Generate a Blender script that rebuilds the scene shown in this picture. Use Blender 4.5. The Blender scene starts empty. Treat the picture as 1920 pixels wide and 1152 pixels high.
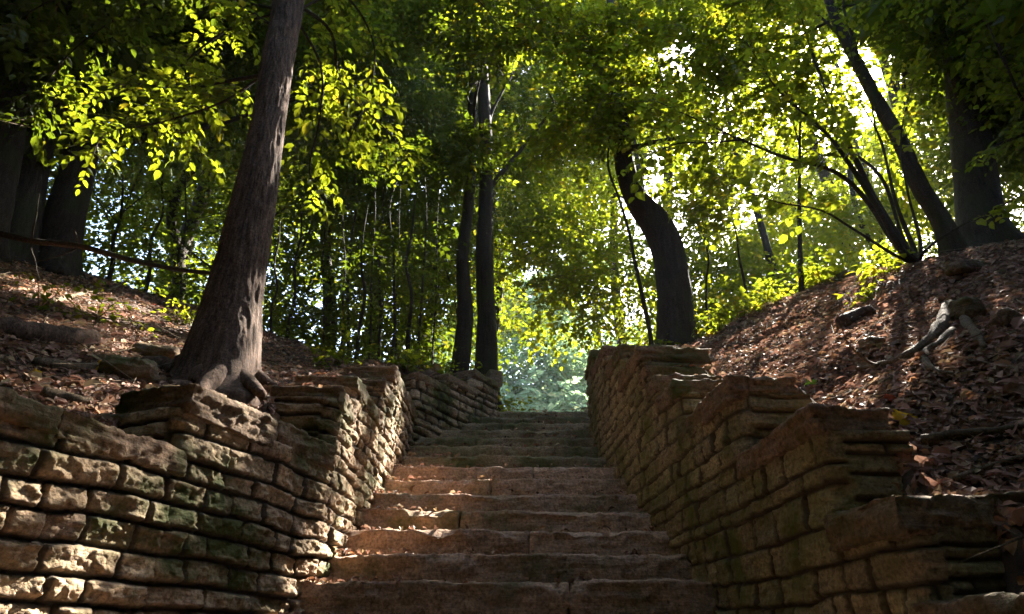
import bpy, math, random
import numpy as np
from mathutils import Vector, Matrix

# ------------------------------------------------------------------ camera, world, sun
SC = bpy.context.scene
PITCH = math.radians(26.5)
EYE = np.array([0.0, 0.0, 1.5])
cam_d = bpy.data.cameras.new("camera"); cam = bpy.data.objects.new("camera", cam_d)
SC.collection.objects.link(cam); SC.camera = cam
cam.location = EYE; cam.rotation_euler = (math.pi/2 + PITCH, 0, 0)
cam_d.lens = 24; cam_d.sensor_width = 36; cam_d.clip_start = 0.05; cam_d.clip_end = 2000

SUN_AZ, SUN_EL = math.radians(35), math.radians(42)
SUN = np.array([math.sin(SUN_AZ)*math.cos(SUN_EL), math.cos(SUN_AZ)*math.cos(SUN_EL), math.sin(SUN_EL)])
W = bpy.data.worlds.new("World"); SC.world = W; W.use_nodes = True
wn = W.node_tree.nodes; wl = W.node_tree.links
sky = wn.new("ShaderNodeTexSky"); sky.sky_type = 'NISHITA'; sky.sun_disc = False
sky.sun_elevation = SUN_EL; sky.sun_rotation = SUN_AZ
sky.air_density = 1.0; sky.dust_density = 2.0
wl.new(sky.outputs[0], wn["Background"].inputs[0]); wn["Background"].inputs[1].default_value = 0.095
sl = bpy.data.lights.new("sun", 'SUN'); sl.energy = 5.0; sl.angle = math.radians(0.5); sl.color = (1.0, 0.93, 0.82)
so = bpy.data.objects.new("sun", sl); SC.collection.objects.link(so)
so.rotation_euler = Vector(SUN).to_track_quat('Z', 'Y').to_euler(); so.location = (10, 15, 30)
SC.view_settings.view_transform = 'Standard'; SC.view_settings.look = 'None'
SC.view_settings.exposure = 3.5; SC.view_settings.gamma = 1
SC.cycles.use_denoising = True
SC.cycles.max_bounces = 8; SC.cycles.diffuse_bounces = 4; SC.cycles.transmission_bounces = 4
SC.cycles.sample_clamp_indirect = 6
SC.cycles.volume_bounces = 0

# ------------------------------------------------------------------ helpers
rng = np.random.default_rng(7)
CP, SP = math.cos(PITCH), math.sin(PITCH)
def ray(px, py):
    s, v = px-960.0, py-576.0
    return np.array([s, 1280*CP+v*SP, 1280*SP-v*CP])
def P(px, py, D):
    r = ray(px, py); return EYE + r*(D/r[1])

def _h(ix, iy, iz, seed):
    with np.errstate(over='ignore'):
        h = (ix.astype(np.uint32)*np.uint32(374761393) + iy.astype(np.uint32)*np.uint32(668265263)
             + iz.astype(np.uint32)*np.uint32(2246822519) + np.uint32((seed*3266489917) & 0xffffffff))
        h = (h ^ (h >> np.uint32(13)))*np.uint32(1274126177)
        h = (h ^ (h >> np.uint32(16)))*np.uint32(2654435761)
        h ^= h >> np.uint32(15)
    return h.astype(np.float64)/4294967295.0
def vn(p, seed=0):
    i = np.floor(p).astype(np.int64); f = p-i; f = f*f*(3-2*f)
    x, y, z = i[..., 0], i[..., 1], i[..., 2]; fx, fy, fz = f[..., 0], f[..., 1], f[..., 2]
    r = 0
    for dz in (0, 1):
        for dy in (0, 1):
            a = _h(x, y+dy, z+dz, seed); b = _h(x+1, y+dy, z+dz, seed)
            r = r + (a+(b-a)*fx)*(fy if dy else 1-fy)*(fz if dz else 1-fz)
    return r
def fbm(p, seed=0, octs=4, gain=.5, lac=2.07):
    a, t, r = 1.0, 0.0, 0
    for o in range(octs):
        r = r + a*(vn(p*(lac**o), seed+o*17)*2-1); t += a; a *= gain
    return r/t
def v3(a, b, c):
    a, b, c = np.broadcast_arrays(a, b, c); return np.stack([a, b, c], -1).astype(np.float64)
def ss(a, b, x):
    t = np.clip((x-a)/(b-a), 0, 1); return t*t*(3-2*t)
def nrm(a): return a/np.maximum(np.linalg.norm(a, axis=-1, keepdims=True), 1e-9)

def mk(name, V, F, mats, parent=None, smooth=True, attrs=None, mi=None):
    """V (n,3), F list of int arrays (m,k); one mesh object"""
    me = bpy.data.meshes.new(name)
    V = np.asarray(V, dtype=np.float32)
    F = [np.asarray(f, dtype=np.int32) for f in F if len(f)]
    me.vertices.add(len(V)); me.vertices.foreach_set("co", V.ravel())
    nl = sum(f.size for f in F); npoly = sum(len(f) for f in F)
    me.loops.add(nl); me.polygons.add(npoly)
    me.loops.foreach_set("vertex_index", np.concatenate([f.ravel() for f in F]))
    tot = np.concatenate([np.full(len(f), f.shape[1], dtype=np.int32) for f in F])
    st = np.concatenate([[0], np.cumsum(tot)[:-1]]).astype(np.int32)
    me.polygons.foreach_set("loop_start", st); me.polygons.foreach_set("loop_total", tot)
    if mi is not None: me.polygons.foreach_set("material_index", np.asarray(mi, dtype=np.int32))
    me.polygons.foreach_set("use_smooth", np.full(npoly, smooth, dtype=bool))
    for k, a in (attrs or {}).items():
        at = me.attributes.new(k, 'FLOAT', 'POINT'); at.data.foreach_set("value", np.asarray(a, dtype=np.float32))
    me.update(calc_edges=True)
    for m in (mats if isinstance(mats, (list, tuple)) else [mats]): me.materials.append(m)
    o = bpy.data.objects.new(name, me); SC.collection.objects.link(o)
    if parent is not None:
        o.parent = parent
        if parent.type == 'EMPTY': o.matrix_parent_inverse = Matrix.Translation(-Vector(parent.location))
    return o
def empty(name, loc, label, cat, group=None):
    o = bpy.data.objects.new(name, None); SC.collection.objects.link(o)
    o.location = tuple(float(c) for c in loc); o.empty_display_size = .2
    tag(o, label, cat, group); return o
def tag(o, label=None, cat=None, group=None, kind=None):
    if label: o["label"] = label
    if cat: o["category"] = cat
    if group: o["group"] = group
    if kind: o["kind"] = kind
    return o
class Acc:
    def __init__(s): s.V = []; s.F = {3: [], 4: []}; s.M = {3: [], 4: []}; s.A = []; s.n = 0
    def add(s, V, F, a=0.0, m=0):
        if len(V) == 0: return
        for f in (F if isinstance(F, list) else [F]):
            if len(f) == 0: continue
            k = f.shape[1]; s.F[k].append(f+s.n); s.M[k].append(np.full(len(f), m))
        s.V.append(V); s.A.append(np.broadcast_to(a, (len(V),)).astype(float)); s.n += len(V)
    def build(s, name, mats, parent=None, smooth=True, attr="rnd"):
        if s.n == 0: return None
        F = []; M = []
        for k in (3, 4):
            if s.F[k]: F.append(np.concatenate(s.F[k])); M.append(np.concatenate(s.M[k]))
        return mk(name, np.concatenate(s.V), F, mats, parent, smooth, {attr: np.concatenate(s.A)}, np.concatenate(M))

def gridf(nu, nv, closed_u=False):
    i = np.arange(nu if closed_u else nu-1)[:, None]; j = np.arange(nv-1)[None, :]
    a = i*nv+j; b = ((i+1) % nu)*nv+j
    return np.stack([a, b, b+1, a+1], -1).reshape(-1, 4)

# ------------------------------------------------------------------ materials
def mat(name):
    m = bpy.data.materials.new(name); m.use_nodes = True
    nt = m.node_tree; nt.nodes.clear()
    out = nt.nodes.new("ShaderNodeOutputMaterial"); return m, nt, out
def N(nt, t, **kw):
    n = nt.nodes.new(t)
    for k, v in kw.items():
        if k in n.inputs: n.inputs[k].default_value = v
        else: setattr(n, k, v)
    return n
def ramp(nt, stops, inp, interp='LINEAR'):
    r = nt.nodes.new("ShaderNodeValToRGB"); r.color_ramp.interpolation = interp
    e = r.color_ramp.elements
    while len(e) < len(stops): e.new(.5)
    for q, (p, c) in zip(e, stops):
        q.position = p; q.color = (*c, 1) if len(c) == 3 else c
    nt.links.new(inp, r.inputs[0]); return r.outputs[0]
def mixc(nt, fac, a, b, blend='MIX'):
    m = nt.nodes.new("ShaderNodeMix"); m.data_type = 'RGBA'; m.blend_type = blend
    for s, v in ((0, fac), (6, a), (7, b)):
        if hasattr(v, 'node'): nt.links.new(v, m.inputs[s])
        else: m.inputs[s].default_value = v if s == 0 else (*v, 1)
    return m.outputs[2]
def noise(nt, scale, detail=4, rough=.55, vec=None, mapscale=None):
    tc = nt.nodes.new("ShaderNodeTexCoord")
    src = tc.outputs["Object"]
    if mapscale:
        mp = N(nt, "ShaderNodeMapping"); mp.inputs["Scale"].default_value = mapscale
        nt.links.new(src, mp.inputs[0]); src = mp.outputs[0]
    n = N(nt, "ShaderNodeTexNoise", Scale=scale, Detail=detail, Roughness=rough)
    nt.links.new(src, n.inputs["Vector"]); return n.outputs["Fac"]
def bump(nt, h, strength, dist, nrmin=None):
    b = N(nt, "ShaderNodeBump", Strength=strength, Distance=dist); nt.links.new(h, b.inputs["Height"])
    if nrmin is not None: nt.links.new(nrmin, b.inputs["Normal"])
    return b.outputs[0]

def stone_mat(name, cols, moss_lo, moss_hi, mosscol=(.075, .085, .022), rough=.85, joint=(.06, .046, .032)):
    m, nt, out = mat(name)
    a = N(nt, "ShaderNodeAttribute", attribute_name="rnd"); j = N(nt, "ShaderNodeAttribute", attribute_name="joint")
    base = ramp(nt, [(i/(len(cols)-1), c) for i, c in enumerate(cols)], a.outputs["Fac"])
    n1 = noise(nt, 9, 8, .65); n2 = noise(nt, 2.3, 5, .6); n3 = noise(nt, 60, 5, .7)
    st = noise(nt, 7, 6, .6, mapscale=(1, 1, 9))
    base = mixc(nt, 1, base, ramp(nt, [(.25, (.6, .57, .55)), (.75, (1.45, 1.4, 1.35))], n1), 'MULTIPLY')
    base = mixc(nt, 1, base, ramp(nt, [(.3, (.72, .7, .68)), (.7, (1.2, 1.18, 1.15))], st), 'MULTIPLY')
    base = mixc(nt, 1, base, ramp(nt, [(.34, (.5, .48, .46)), (.5, (1, 1, 1)), (.66, (1.5, 1.45, 1.38))], n3), 'MULTIPLY')
    mf = N(nt, "ShaderNodeMath", operation='MULTIPLY_ADD'); nt.links.new(n1, mf.inputs[0]); mf.inputs[1].default_value = .45; nt.links.new(n2, mf.inputs[2])
    mm = ramp(nt, [(moss_lo, (0, 0, 0)), (moss_hi, (1, 1, 1))], mf.outputs[0])
    base = mixc(nt, mm, base, mosscol)
    base = mixc(nt, j.outputs["Fac"], base, joint)
    b = N(nt, "ShaderNodeBsdfPrincipled", Roughness=rough); b.inputs["Specular IOR Level"].default_value = .25
    nt.links.new(base, b.inputs["Base Color"])
    nb = bump(nt, n1, .7, .03); nb = bump(nt, n3, .6, .012, nb); nb = bump(nt, st, .5, .012, nb)
    nt.links.new(nb, b.inputs["Normal"]); nt.links.new(b.outputs[0], out.inputs[0]); return m
M_LW = stone_mat("rubble_stone_left", [(.42, .31, .20), (.32, .24, .15), (.52, .40, .27), (.36, .26, .18), (.48, .35, .24)], .66, .86)
M_RW = stone_mat("rubble_stone_right", [(.35, .29, .18), (.26, .215, .14), (.45, .385, .23), (.30, .24, .16), (.41, .34, .20)], .62, .92, mosscol=(.13, .13, .035), joint=(.075, .055, .035))
M_CAP = stone_mat("coping_stone", [(.25, .17, .11), (.20, .14, .09), (.29, .19, .13)], .66, .9)
M_STEP = stone_mat("step_sandstone", [(.47, .32, .225), (.40, .27, .19), (.53, .36, .255)], .74, .98)
M_MSTEP = stone_mat("mossy_sandstone", [(.34, .25, .16), (.28, .21, .14)], .60, .95)
M_ROCK = stone_mat("field_rock", [(.34, .22, .17), (.22, .17, .12)], .7, .95)

M_DROCK = stone_mat("dark_field_rock", [(.16, .10, .07), (.10, .075, .05)], .7, .95)
def leaf_mat(name, dif, tr, tr_w=.55, var=.35, rough=.45):
    m, nt, out = mat(name)
    a = N(nt, "ShaderNodeAttribute", attribute_name="rnd")
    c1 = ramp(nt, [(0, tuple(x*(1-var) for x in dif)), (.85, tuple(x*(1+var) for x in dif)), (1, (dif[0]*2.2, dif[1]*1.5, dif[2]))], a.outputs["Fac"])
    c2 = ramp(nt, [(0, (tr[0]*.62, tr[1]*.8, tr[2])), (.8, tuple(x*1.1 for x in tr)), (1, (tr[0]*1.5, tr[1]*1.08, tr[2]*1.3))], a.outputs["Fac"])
    d = N(nt, "ShaderNodeBsdfDiffuse"); t = N(nt, "ShaderNodeBsdfTranslucent"); g = N(nt, "ShaderNodeBsdfGlossy", Roughness=rough)
    nt.links.new(c1, d.inputs[0]); nt.links.new(c2, t.inputs[0]); g.inputs[0].default_value = (.8, .85, .8, 1)
    mx = N(nt, "ShaderNodeMixShader"); mx.inputs[0].default_value = tr_w
    nt.links.new(d.outputs[0], mx.inputs[1]); nt.links.new(t.outputs[0], mx.inputs[2])
    m2 = N(nt, "ShaderNodeMixShader"); m2.inputs[0].default_value = .02
    nt.links.new(mx.outputs[0], m2.inputs[1]); nt.links.new(g.outputs[0], m2.inputs[2])
    nt.links.new(m2.outputs[0], out.inputs[0]); return m
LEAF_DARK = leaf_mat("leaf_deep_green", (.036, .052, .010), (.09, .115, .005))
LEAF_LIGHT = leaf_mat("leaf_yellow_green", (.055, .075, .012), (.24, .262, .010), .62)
LEAF_MID = leaf_mat("leaf_mid_green", (.042, .062, .011), (.15, .18, .008), .6)
LEAF_FAR = leaf_mat("leaf_haze_tinted", (.11, .17, .10), (.34, .46, .20), .5)  # far leaves: the blue of distance haze is put into their colour

def litter_mat():
    m, nt, out = mat("dead_leaf")
    a = N(nt, "ShaderNodeAttribute", attribute_name="rnd")
    c = ramp(nt, [(0, (.08, .05, .03)), (.2, (.22, .12, .08)), (.4, (.38, .20, .14)), (.55, (.16, .09, .06)), (.7, (.46, .28, .19)), (.82, (.28, .21, .11)), (.93, (.48, .20, .09)), (1, (.55, .44, .27))], a.outputs["Fac"])
    d = N(nt, "ShaderNodeBsdfPrincipled", Roughness=.7); nt.links.new(c, d.inputs["Base Color"]); d.inputs["Specular IOR Level"].default_value = .2
    t = N(nt, "ShaderNodeBsdfTranslucent"); nt.links.new(c, t.inputs[0])
    mx = N(nt, "ShaderNodeMixShader"); mx.inputs[0].default_value = .2
    nt.links.new(d.outputs[0], mx.inputs[1]); nt.links.new(t.outputs[0], mx.inputs[2]); nt.links.new(mx.outputs[0], out.inputs[0]); return m
M_LIT = litter_mat()
def simple_leaf(name, col):
    m, nt, out = mat(name)
    d = N(nt, "ShaderNodeBsdfDiffuse"); t = N(nt, "ShaderNodeBsdfTranslucent")
    c = ramp(nt, [(.3, tuple(x*.7 for x in col)), (.7, col)], noise(nt, 60, 3))
    nt.links.new(c, d.inputs[0]); nt.links.new(c, t.inputs[0])
    mx = N(nt, "ShaderNodeMixShader"); mx.inputs[0].default_value = .35
    nt.links.new(d.outputs[0], mx.inputs[1]); nt.links.new(t.outputs[0], mx.inputs[2]); nt.links.new(mx.outputs[0], out.inputs[0]); return m
M_YEL = simple_leaf("yellow_leaf", (.75, .45, .03)); M_REDL = simple_leaf("red_leaf", (.35, .07, .03)); M_GRNL = simple_leaf("fresh_leaf", (.3, .5, .05))

def bark_mat(name, c1, c2, moss=None, sc=1):
    m, nt, out = mat(name)
    n1 = noise(nt, 24*sc, 9, .72, mapscale=(1, 1, .2)); n2 = noise(nt, 3, 4); n3 = noise(nt, 70*sc, 4, .7)
    c = ramp(nt, [(.3, c1), (.7, c2)], n1)
    c = mixc(nt, 1, c, ramp(nt, [(.3, (.75, .75, .75)), (.7, (1.2, 1.15, 1.1))], n2), 'MULTIPLY')
    c = mixc(nt, 1, c, ramp(nt, [(.36, (.5, .5, .5)), (.64, (1.5, 1.45, 1.4))], n3), 'MULTIPLY')
    if moss: c = mixc(nt, ramp(nt, [(.5, (0, 0, 0)), (.68, (.8, .8, .8))], n2), c, moss)
    b = N(nt, "ShaderNodeBsdfPrincipled", Roughness=.9); b.inputs["Specular IOR Level"].default_value = .2
    nt.links.new(c, b.inputs["Base Color"])
    nb = bump(nt, n1, .9, .02*1/sc); nb = bump(nt, n3, .5, .005, nb); nt.links.new(nb, b.inputs["Normal"])
    nt.links.new(b.outputs[0], out.inputs[0]); return m
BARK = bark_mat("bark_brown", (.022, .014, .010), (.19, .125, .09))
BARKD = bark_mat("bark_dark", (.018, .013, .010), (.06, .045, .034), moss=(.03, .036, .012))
BARKT = bark_mat("bark_twig", (.07, .05, .035), (.16, .12, .08), sc=3)
BARKR = bark_mat("bark_root", (.06, .045, .03), (.20, .15, .095), sc=2)

def ground_mat():
    m, nt, out = mat("woodland_soil")
    n1 = noise(nt, 12, 8, .7); n2 = noise(nt, 1.5, 4)
    c = ramp(nt, [(.3, (.045, .028, .018)), (.55, (.10, .06, .04)), (.75, (.19, .11, .075))], n1)
    c = mixc(nt, 1, c, ramp(nt, [(.3, (.7, .7, .7)), (.7, (1.25, 1.2, 1.15))], n2), 'MULTIPLY')
    b = N(nt, "ShaderNodeBsdfPrincipled", Roughness=.95); nt.links.new(c, b.inputs["Base Color"])
    nt.links.new(bump(nt, n1, .8, .03), b.inputs["Normal"]); nt.links.new(b.outputs[0], out.inputs[0]); return m
M_GROUND = ground_mat()

# ------------------------------------------------------------------ terrain
NST = 14; Y0, Z0, TR, RI = 3.56, 1.785, .321, .17      # nose of step 0 and tread, riser
YT, ZT = Y0+(NST-1)*TR, Z0+(NST-1)*RI                  # top nosing
def xl(y):   # left wall inner face line
    return np.where(y < 3.66, -1.0-(3.66-y)*.32, np.where(y < 6.4, -1.0+(y-3.66)*.015, -.96+(y-6.4)*.571))
def xr(y): return .95+.075*(4-np.minimum(y, 6)) - 0*y
def H(x, y):
    x = np.asarray(x, float); y = np.asarray(y, float)
    yy = np.minimum(y, 7.0)
    far = np.clip(y-7, 0, 9)
    # left bank
    bl = 4.24-.45*(7-yy)+.03*far
    tl = np.clip(-1.7-x, 0, 7)
    L = bl+.36*tl*(1-.35*ss(3, 8, tl))
    br = 4.32-.455*(7-yy)+.03*far
    tr_ = np.clip(x-1.45, 0, 9)
    R = br+np.where(tr_ < 2.2, .45*tr_, .99+.22*(tr_-2.2))
    R = R-.20*(1-ss(2.0, 2.7, y))
    L = np.maximum(L, .0); R = np.maximum(R, .0)
    yc = np.clip(y, .3, YT)
    C = np.clip(Z0+(yc-Y0)*RI/TR, 0, ZT)-.22
    C = np.where(y > YT+.3, ZT+.0, C); C = np.where(y < .35, -.0, C)
    C = np.maximum(C, -.0) if True else C
    a = ss(.12, .30, xl(np.minimum(y, 7.9))-x); b = ss(.10, .24, x-xr(y))
    # beyond the top the corridor opens
    op = ss(7.9, 9.5, y); 
    z = C*(1-a)*(1-b)+L*a+R*b
    z = z*(1-op*0) 
    n = fbm(v3(x*.9, y*.9, 0), 3, 3)*.10+fbm(v3(x*3.2, y*3.2, 0), 5, 3)*.035
    outside = np.maximum(a, b)
    z = z+n*outside*ss(-2.5, .5, z-0*y)*np.where(y > 14, 0.8, 1)
    # hilltop falls away gently beyond the crest
    z = z-ss(14, 60, y)*6.0
    return z
def hit(px, py, lift=0.0):
    r = ray(px, py); r = r/np.linalg.norm(r)
    t = np.arange(1.2, 40, .01); p = EYE+r*t[:, None]
    g = H(p[:, 0], p[:, 1]); m = p[:, 2] < g
    k = np.argmax(m) if m.any() and p[np.argmax(m), 1] < 9 else np.argmin(np.where(p[:, 1] < 8, p[:, 2]-g, 9))
    q = p[k].copy(); q[2] = float(H(q[0], q[1]))+lift; return q
def axis(lo, hi, pts):
    out = [lo]
    while out[-1] < hi:
        x = out[-1]; s = np.interp(x, [p[0] for p in pts], [p[1] for p in pts]); out.append(x+s)
    return np.array(out)
gx = axis(-58, 58, [(-58, 6), (-12, .8), (-7, .07), (-3, .045), (3, .045), (7, .07), (12, .8), (58, 6)])
gy = axis(-20, 66, [(-20, 5), (-3, .6), (.5, .08), (1.5, .045), (8.5, .05), (11, .3), (20, 1), (66, 5)])
GX, GY = np.meshgrid(gx, gy, indexing='ij')
GZ = H(GX, GY)
tag(mk("ground", np.stack([GX, GY, GZ], -1).reshape(-1, 3), [gridf(len(gx), len(gy))], M_GROUND), kind="structure")

# ------------------------------------------------------------------ stonework
def facet(u, z, cell, seed):
    """chiselled facets: every Voronoi cell is a small tilted plane"""
    gu, gz_ = u/cell, z/cell; iu, iz = np.floor(gu).astype(np.int64), np.floor(gz_).astype(np.int64)
    best = np.full(u.shape, 9.0); out = np.zeros(u.shape)
    for a in (-1, 0, 1):
        for b in (-1, 0, 1):
            cu, cz = iu+a, iz+b; o = cu*0
            su = cu+_h(cu, cz, o, seed); sz = cz+_h(cu, cz, o+1, seed); du, dz = gu-su, gz_-sz; d = du*du+dz*dz
            m = d < best; h = (_h(cu, cz, o+2, seed)-.5)*.7+du*(_h(cu, cz, o+3, seed)-.5)*1.3+dz*(_h(cu, cz, o+4, seed)-.5)*1.5
            out = np.where(m, h, out); best = np.where(m, d, best)
    return out*cell
def stone_field(u, z, seed, hmin=.07, hmax=.115, wmin=.12, wmax=.32, jw=.005, edge=.008, rgh=1.0):
    """displacement (m), per-stone random, joint mask for a coursed rubble face"""
    r = np.random.default_rng(seed)
    rows = np.cumsum(np.concatenate([[-.3], r.uniform(hmin, hmax, 140)]))
    w = fbm(v3(u*1.3, z*1.3, 0), seed+1, 3)*.035+fbm(v3(u*5, z*5, 3), seed+2, 3)*.011
    zw = z+w; uw = u+fbm(v3(u*4, z*4, 9), seed+3, 2)*.014
    ri = np.clip(np.searchsorted(rows, zw)-1, 0, len(rows)-2)
    z0, z1 = rows[ri], rows[ri+1]
    u0 = np.zeros_like(u); u1 = np.zeros_like(u); sid = np.zeros_like(u); si = np.zeros(u.shape, int)
    for k in np.unique(ri):
        q = ri == k
        bs = np.cumsum(np.concatenate([[-12-r.uniform(0, .4)], np.random.default_rng(seed*97+int(k)).uniform(wmin, wmax, 190)]))
        c = np.clip(np.searchsorted(bs, uw[q])-1, 0, len(bs)-2)
        u0[q] = bs[c]; u1[q] = bs[c+1]; si[q] = k*1000+c
    rnd = lambda s: _h(si, si*0+s, si*0, seed)
    du = np.minimum(uw-u0, u1-uw); dz = np.minimum(zw-z0, z1-zw)
    d = 1/(1/np.maximum(du-jw, 1e-4)**2+1/np.maximum(dz-jw, 1e-4)**2)**.5
    prof = np.clip(d/edge, 0, 1); prof = np.sqrt(1-(1-prof)**2)
    joint = 1-ss(.001, .010, d)
    cu, cz = (uw-(u0+u1)/2)/(u1-u0), (zw-(z0+z1)/2)/(z1-z0)
    # rough split face: tilt, facets, strata
    f = (rnd(2)-.5)*.022+(rnd(3)-.5)*.045*cu+(rnd(4)-.6)*.040*cz
    p3 = v3(u, z, rnd(5)*50)
    rid = 1-np.abs(fbm(p3*np.array([9, 14, 1]), seed+5, 4, .55))*2
    wu, wz = u+fbm(v3(u*25, z*25, 1), seed+6, 2)*.012, z+fbm(v3(u*25, z*25, 2), seed+6, 2)*.010
    f = f+((rid-.6)*.008+facet(wu, wz*1.5, .065, seed+40)*.22+facet(wu, wz*1.7, .026, seed+41)*.20+fbm(p3*np.array([20, 60, 1]), seed+8, 5, .7)*.011)*rgh
    disp = prof*(.024+f)-.008*(1-prof)+fbm(v3(u*60, z*60, 0), seed+9, 2)*.0022
    return disp, rnd(1), joint

def section(parent, far, near, out_len, zb, zt, side, u0, seed, mt, res=.012, amp=1.0, fineb=None, push=.05, **kw):
    """one stepped length of wall: inner face from far to near, then the end face going outwards. side=+1: the face looks to +x"""
    far = np.array(far, float); near = np.array(near, float)
    d = near-far; L = np.linalg.norm(d); d /= L
    n = np.array([-d[1], d[0]])*side                        # outward
    e = -n                                                  # end face runs away from the stair
    ne = d                                                  # its normal
    r = .05
    s = np.arange(-push, L-r, res); P1 = far+d*s[:, None]; N1 = np.tile(n, (len(s), 1)); U1 = u0+s
    th = np.linspace(0, math.pi/2, 7)[1:-1]; c = near-d*r+e*r
    NA = np.cos(th)[:, None]*n+np.sin(th)[:, None]*ne; PA = c+NA*r; UA = u0+L-r+th*r
    s2 = np.arange(r, out_len, res); P2 = near+e*s2[:, None]; N2 = np.tile(ne, (len(s2), 1)); U2 = u0+L-r+math.pi/2*r+(s2-r)
    PP = np.concatenate([P1, PA, P2]); NN = np.concatenate([N1, NA, N2]); UU = np.concatenate([U1, UA, U2])
    zs = np.arange(zt, (fineb if fineb is not None else zb), -res)[::-1]
    if fineb is not None and fineb > zb: zs = np.concatenate([np.arange(zb, fineb, .06), zs])
    U, Z = np.meshgrid(UU, zs, indexing='ij')
    D, A, J = stone_field(U, Z, seed, **kw)
    kw2 = dict(kw); kw2.update(hmin=.03, hmax=.085, wmin=.25, wmax=.7, rgh=.8)
    D2, A2, J2 = stone_field(U, Z, seed+5, **kw2)
    wgt = ss(-.005, .02, UU-(u0+L-r+math.pi/2*r))[:, None]
    D = D*(1-wgt)+D2*wgt; J = J*(1-wgt)+J2*wgt; A = np.where(wgt > .5, A2, A)
    D = D*amp
    inset = np.zeros(len(UU)); inset[:len(s)] = -.05*ss(.0, -push, s)
    D = D+inset[:, None]
    V = np.concatenate([PP[:, None, :]+NN[:, None, :]*D[..., None], Z[..., None]], -1)
    # top row folded inward under the coping
    V = np.concatenate([V, np.concatenate([(PP-NN*.25)[:, None, :], np.full((len(PP), 1, 1), zt)], -1)], 1)
    A = np.concatenate([A, A[:, -1:]], 1); J = np.concatenate([J, J[:, -1:]*0+.5], 1)
    F = gridf(V.shape[0], V.shape[1])
    if side < 0: F = F[:, ::-1]
    return mk("wall_section", V.reshape(-1, 3), [F], mt, parent, True, {"rnd": A.ravel(), "joint": J.ravel()})

def rock_pts(half, r, res, seed, amp, strata=1.0, irr=.0):
    """rounded rough block centred on the origin; returns V, F"""
    half = np.asarray(half, float); Vs = []; Fs = []; n0 = 0
    for ax in range(3):
        a, b = [i for i in range(3) if i != ax]
        na, nb = max(3, int(2*half[a]/res)+1), max(3, int(2*half[b]/res)+1)
        A, B = np.meshgrid(np.linspace(-half[a], half[a], na), np.linspace(-half[b], half[b], nb), indexing='ij')
        for sg in (-1, 1):
            V = np.zeros((na, nb, 3)); V[..., a] = A; V[..., b] = B; V[..., ax] = sg*half[ax]
            F = gridf(na, nb)
            if (sg > 0) != (ax == 1): F = F[:, ::-1]
            F = F[:, ::-1]
            Vs.append(V.reshape(-1, 3)); Fs.append(F+n0); n0 += na*nb
    V = np.concatenate(Vs); F = np.concatenate(Fs)
    key = np.round(V*2000).astype(np.int64)
    _, idx, inv = np.unique(key, axis=0, return_index=True, return_inverse=True)
    V = V[idx]; F = inv.ravel()[F]
    rr = min(r, half.min()*.9)
    inner = np.clip(V, -(half-rr), half-rr); dd = V-inner
    V = inner+nrm(dd)*rr
    nn = nrm(dd)
    if irr:   # uneven outline
        V = V*(1+irr*fbm(V*1.7+seed, seed, 2)[:, None])
    q = V+seed*3.7
    dsp = fbm(q*6, seed+1, 4, .6)*amp*.6+facet(q[:, 0]+q[:, 1]*.7, q[:, 2]*1.6+q[:, 1]*.4, .06, seed+2)*amp*9+fbm(q*np.array([4, 4, 38]), seed+4, 3, .6)*amp*.55*strata+(fbm(q*25, seed+7, 4, .65))*amp*.5-np.maximum(0, fbm(q*9, seed+9, 3)-.1)*amp*1.2
    V = V+nn*dsp[:, None]
    return V, F
def frame2(d):
    d = np.array(d, float); d = d/np.linalg.norm(d); return np.array([[d[0], d[1], 0], [-d[1], d[0], 0], [0, 0, 1.0]])
def block(acc, c, dirxy, half, seed, r=.025, res=.02, amp=.012, a=None, **kw):
    V, F = rock_pts(half, r, res, seed, amp, **kw)
    V = V@frame2(dirxy)+np.asarray(c)
    acc.add(V, F, (seed*.618) % 1 if a is None else a)
    return V
def mkblock(name, parent, c, dirxy, half, seed, mt, **kw):
    ac = Acc(); block(ac, c, dirxy, half, seed, **kw)
    return ac.build(name, mt, parent)

def build_wall(name, label, side, segs, mt, seed, **kw):
    w = empty(name, (segs[0][1][0], segs[0][1][1], 0), label, "wall"); w["kind"] = "thing"
    u = 0.0
    for i, (far, near, zt, zb, th, res, fineb) in enumerate(segs):
        far = np.array(far, float); near = np.array(near, float); L = np.linalg.norm(near-far); d = (near-far)/L
        n = np.array([-d[1], d[0]])*side; ch = (.085, .11, .095, .12)[i % 4]
        sec = section(w, far, near, th, zb, zt-ch*.8, side, u, seed, mt, res, fineb=fineb, **kw)
        # coping slabs
        ns = max(1, round(L/.62)); rs = np.random.default_rng(seed*31+i)
        cuts = np.linspace(0, 1, ns+1); cuts[1:-1] += rs.uniform(-.08, .08, ns-1)/max(1, ns/2)
        for k in range(ns):
            s0, s1 = cuts[k]*L, cuts[k+1]*L
            if k == ns-1: s1 += .012
            if k == 0: s0 -= .05
            w2 = th*(.5)+rs.uniform(-.02, .02)
            c2 = far+d*(s0+s1)/2-n*(w2-.028-rs.uniform(0, .014))
            ac = Acc(); hh = ch/2+rs.uniform(-.004, .012)
            block(ac, (c2[0], c2[1], zt-ch/2+rs.uniform(-.015, .015)), d, ((s1-s0)/2-.004, w2, hh), seed*7+i*10+k, r=.010, res=max(res, .011), amp=.020, strata=1.6)
            ac.build("coping_stone", M_CAP, sec)
        u += L
    return w

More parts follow.
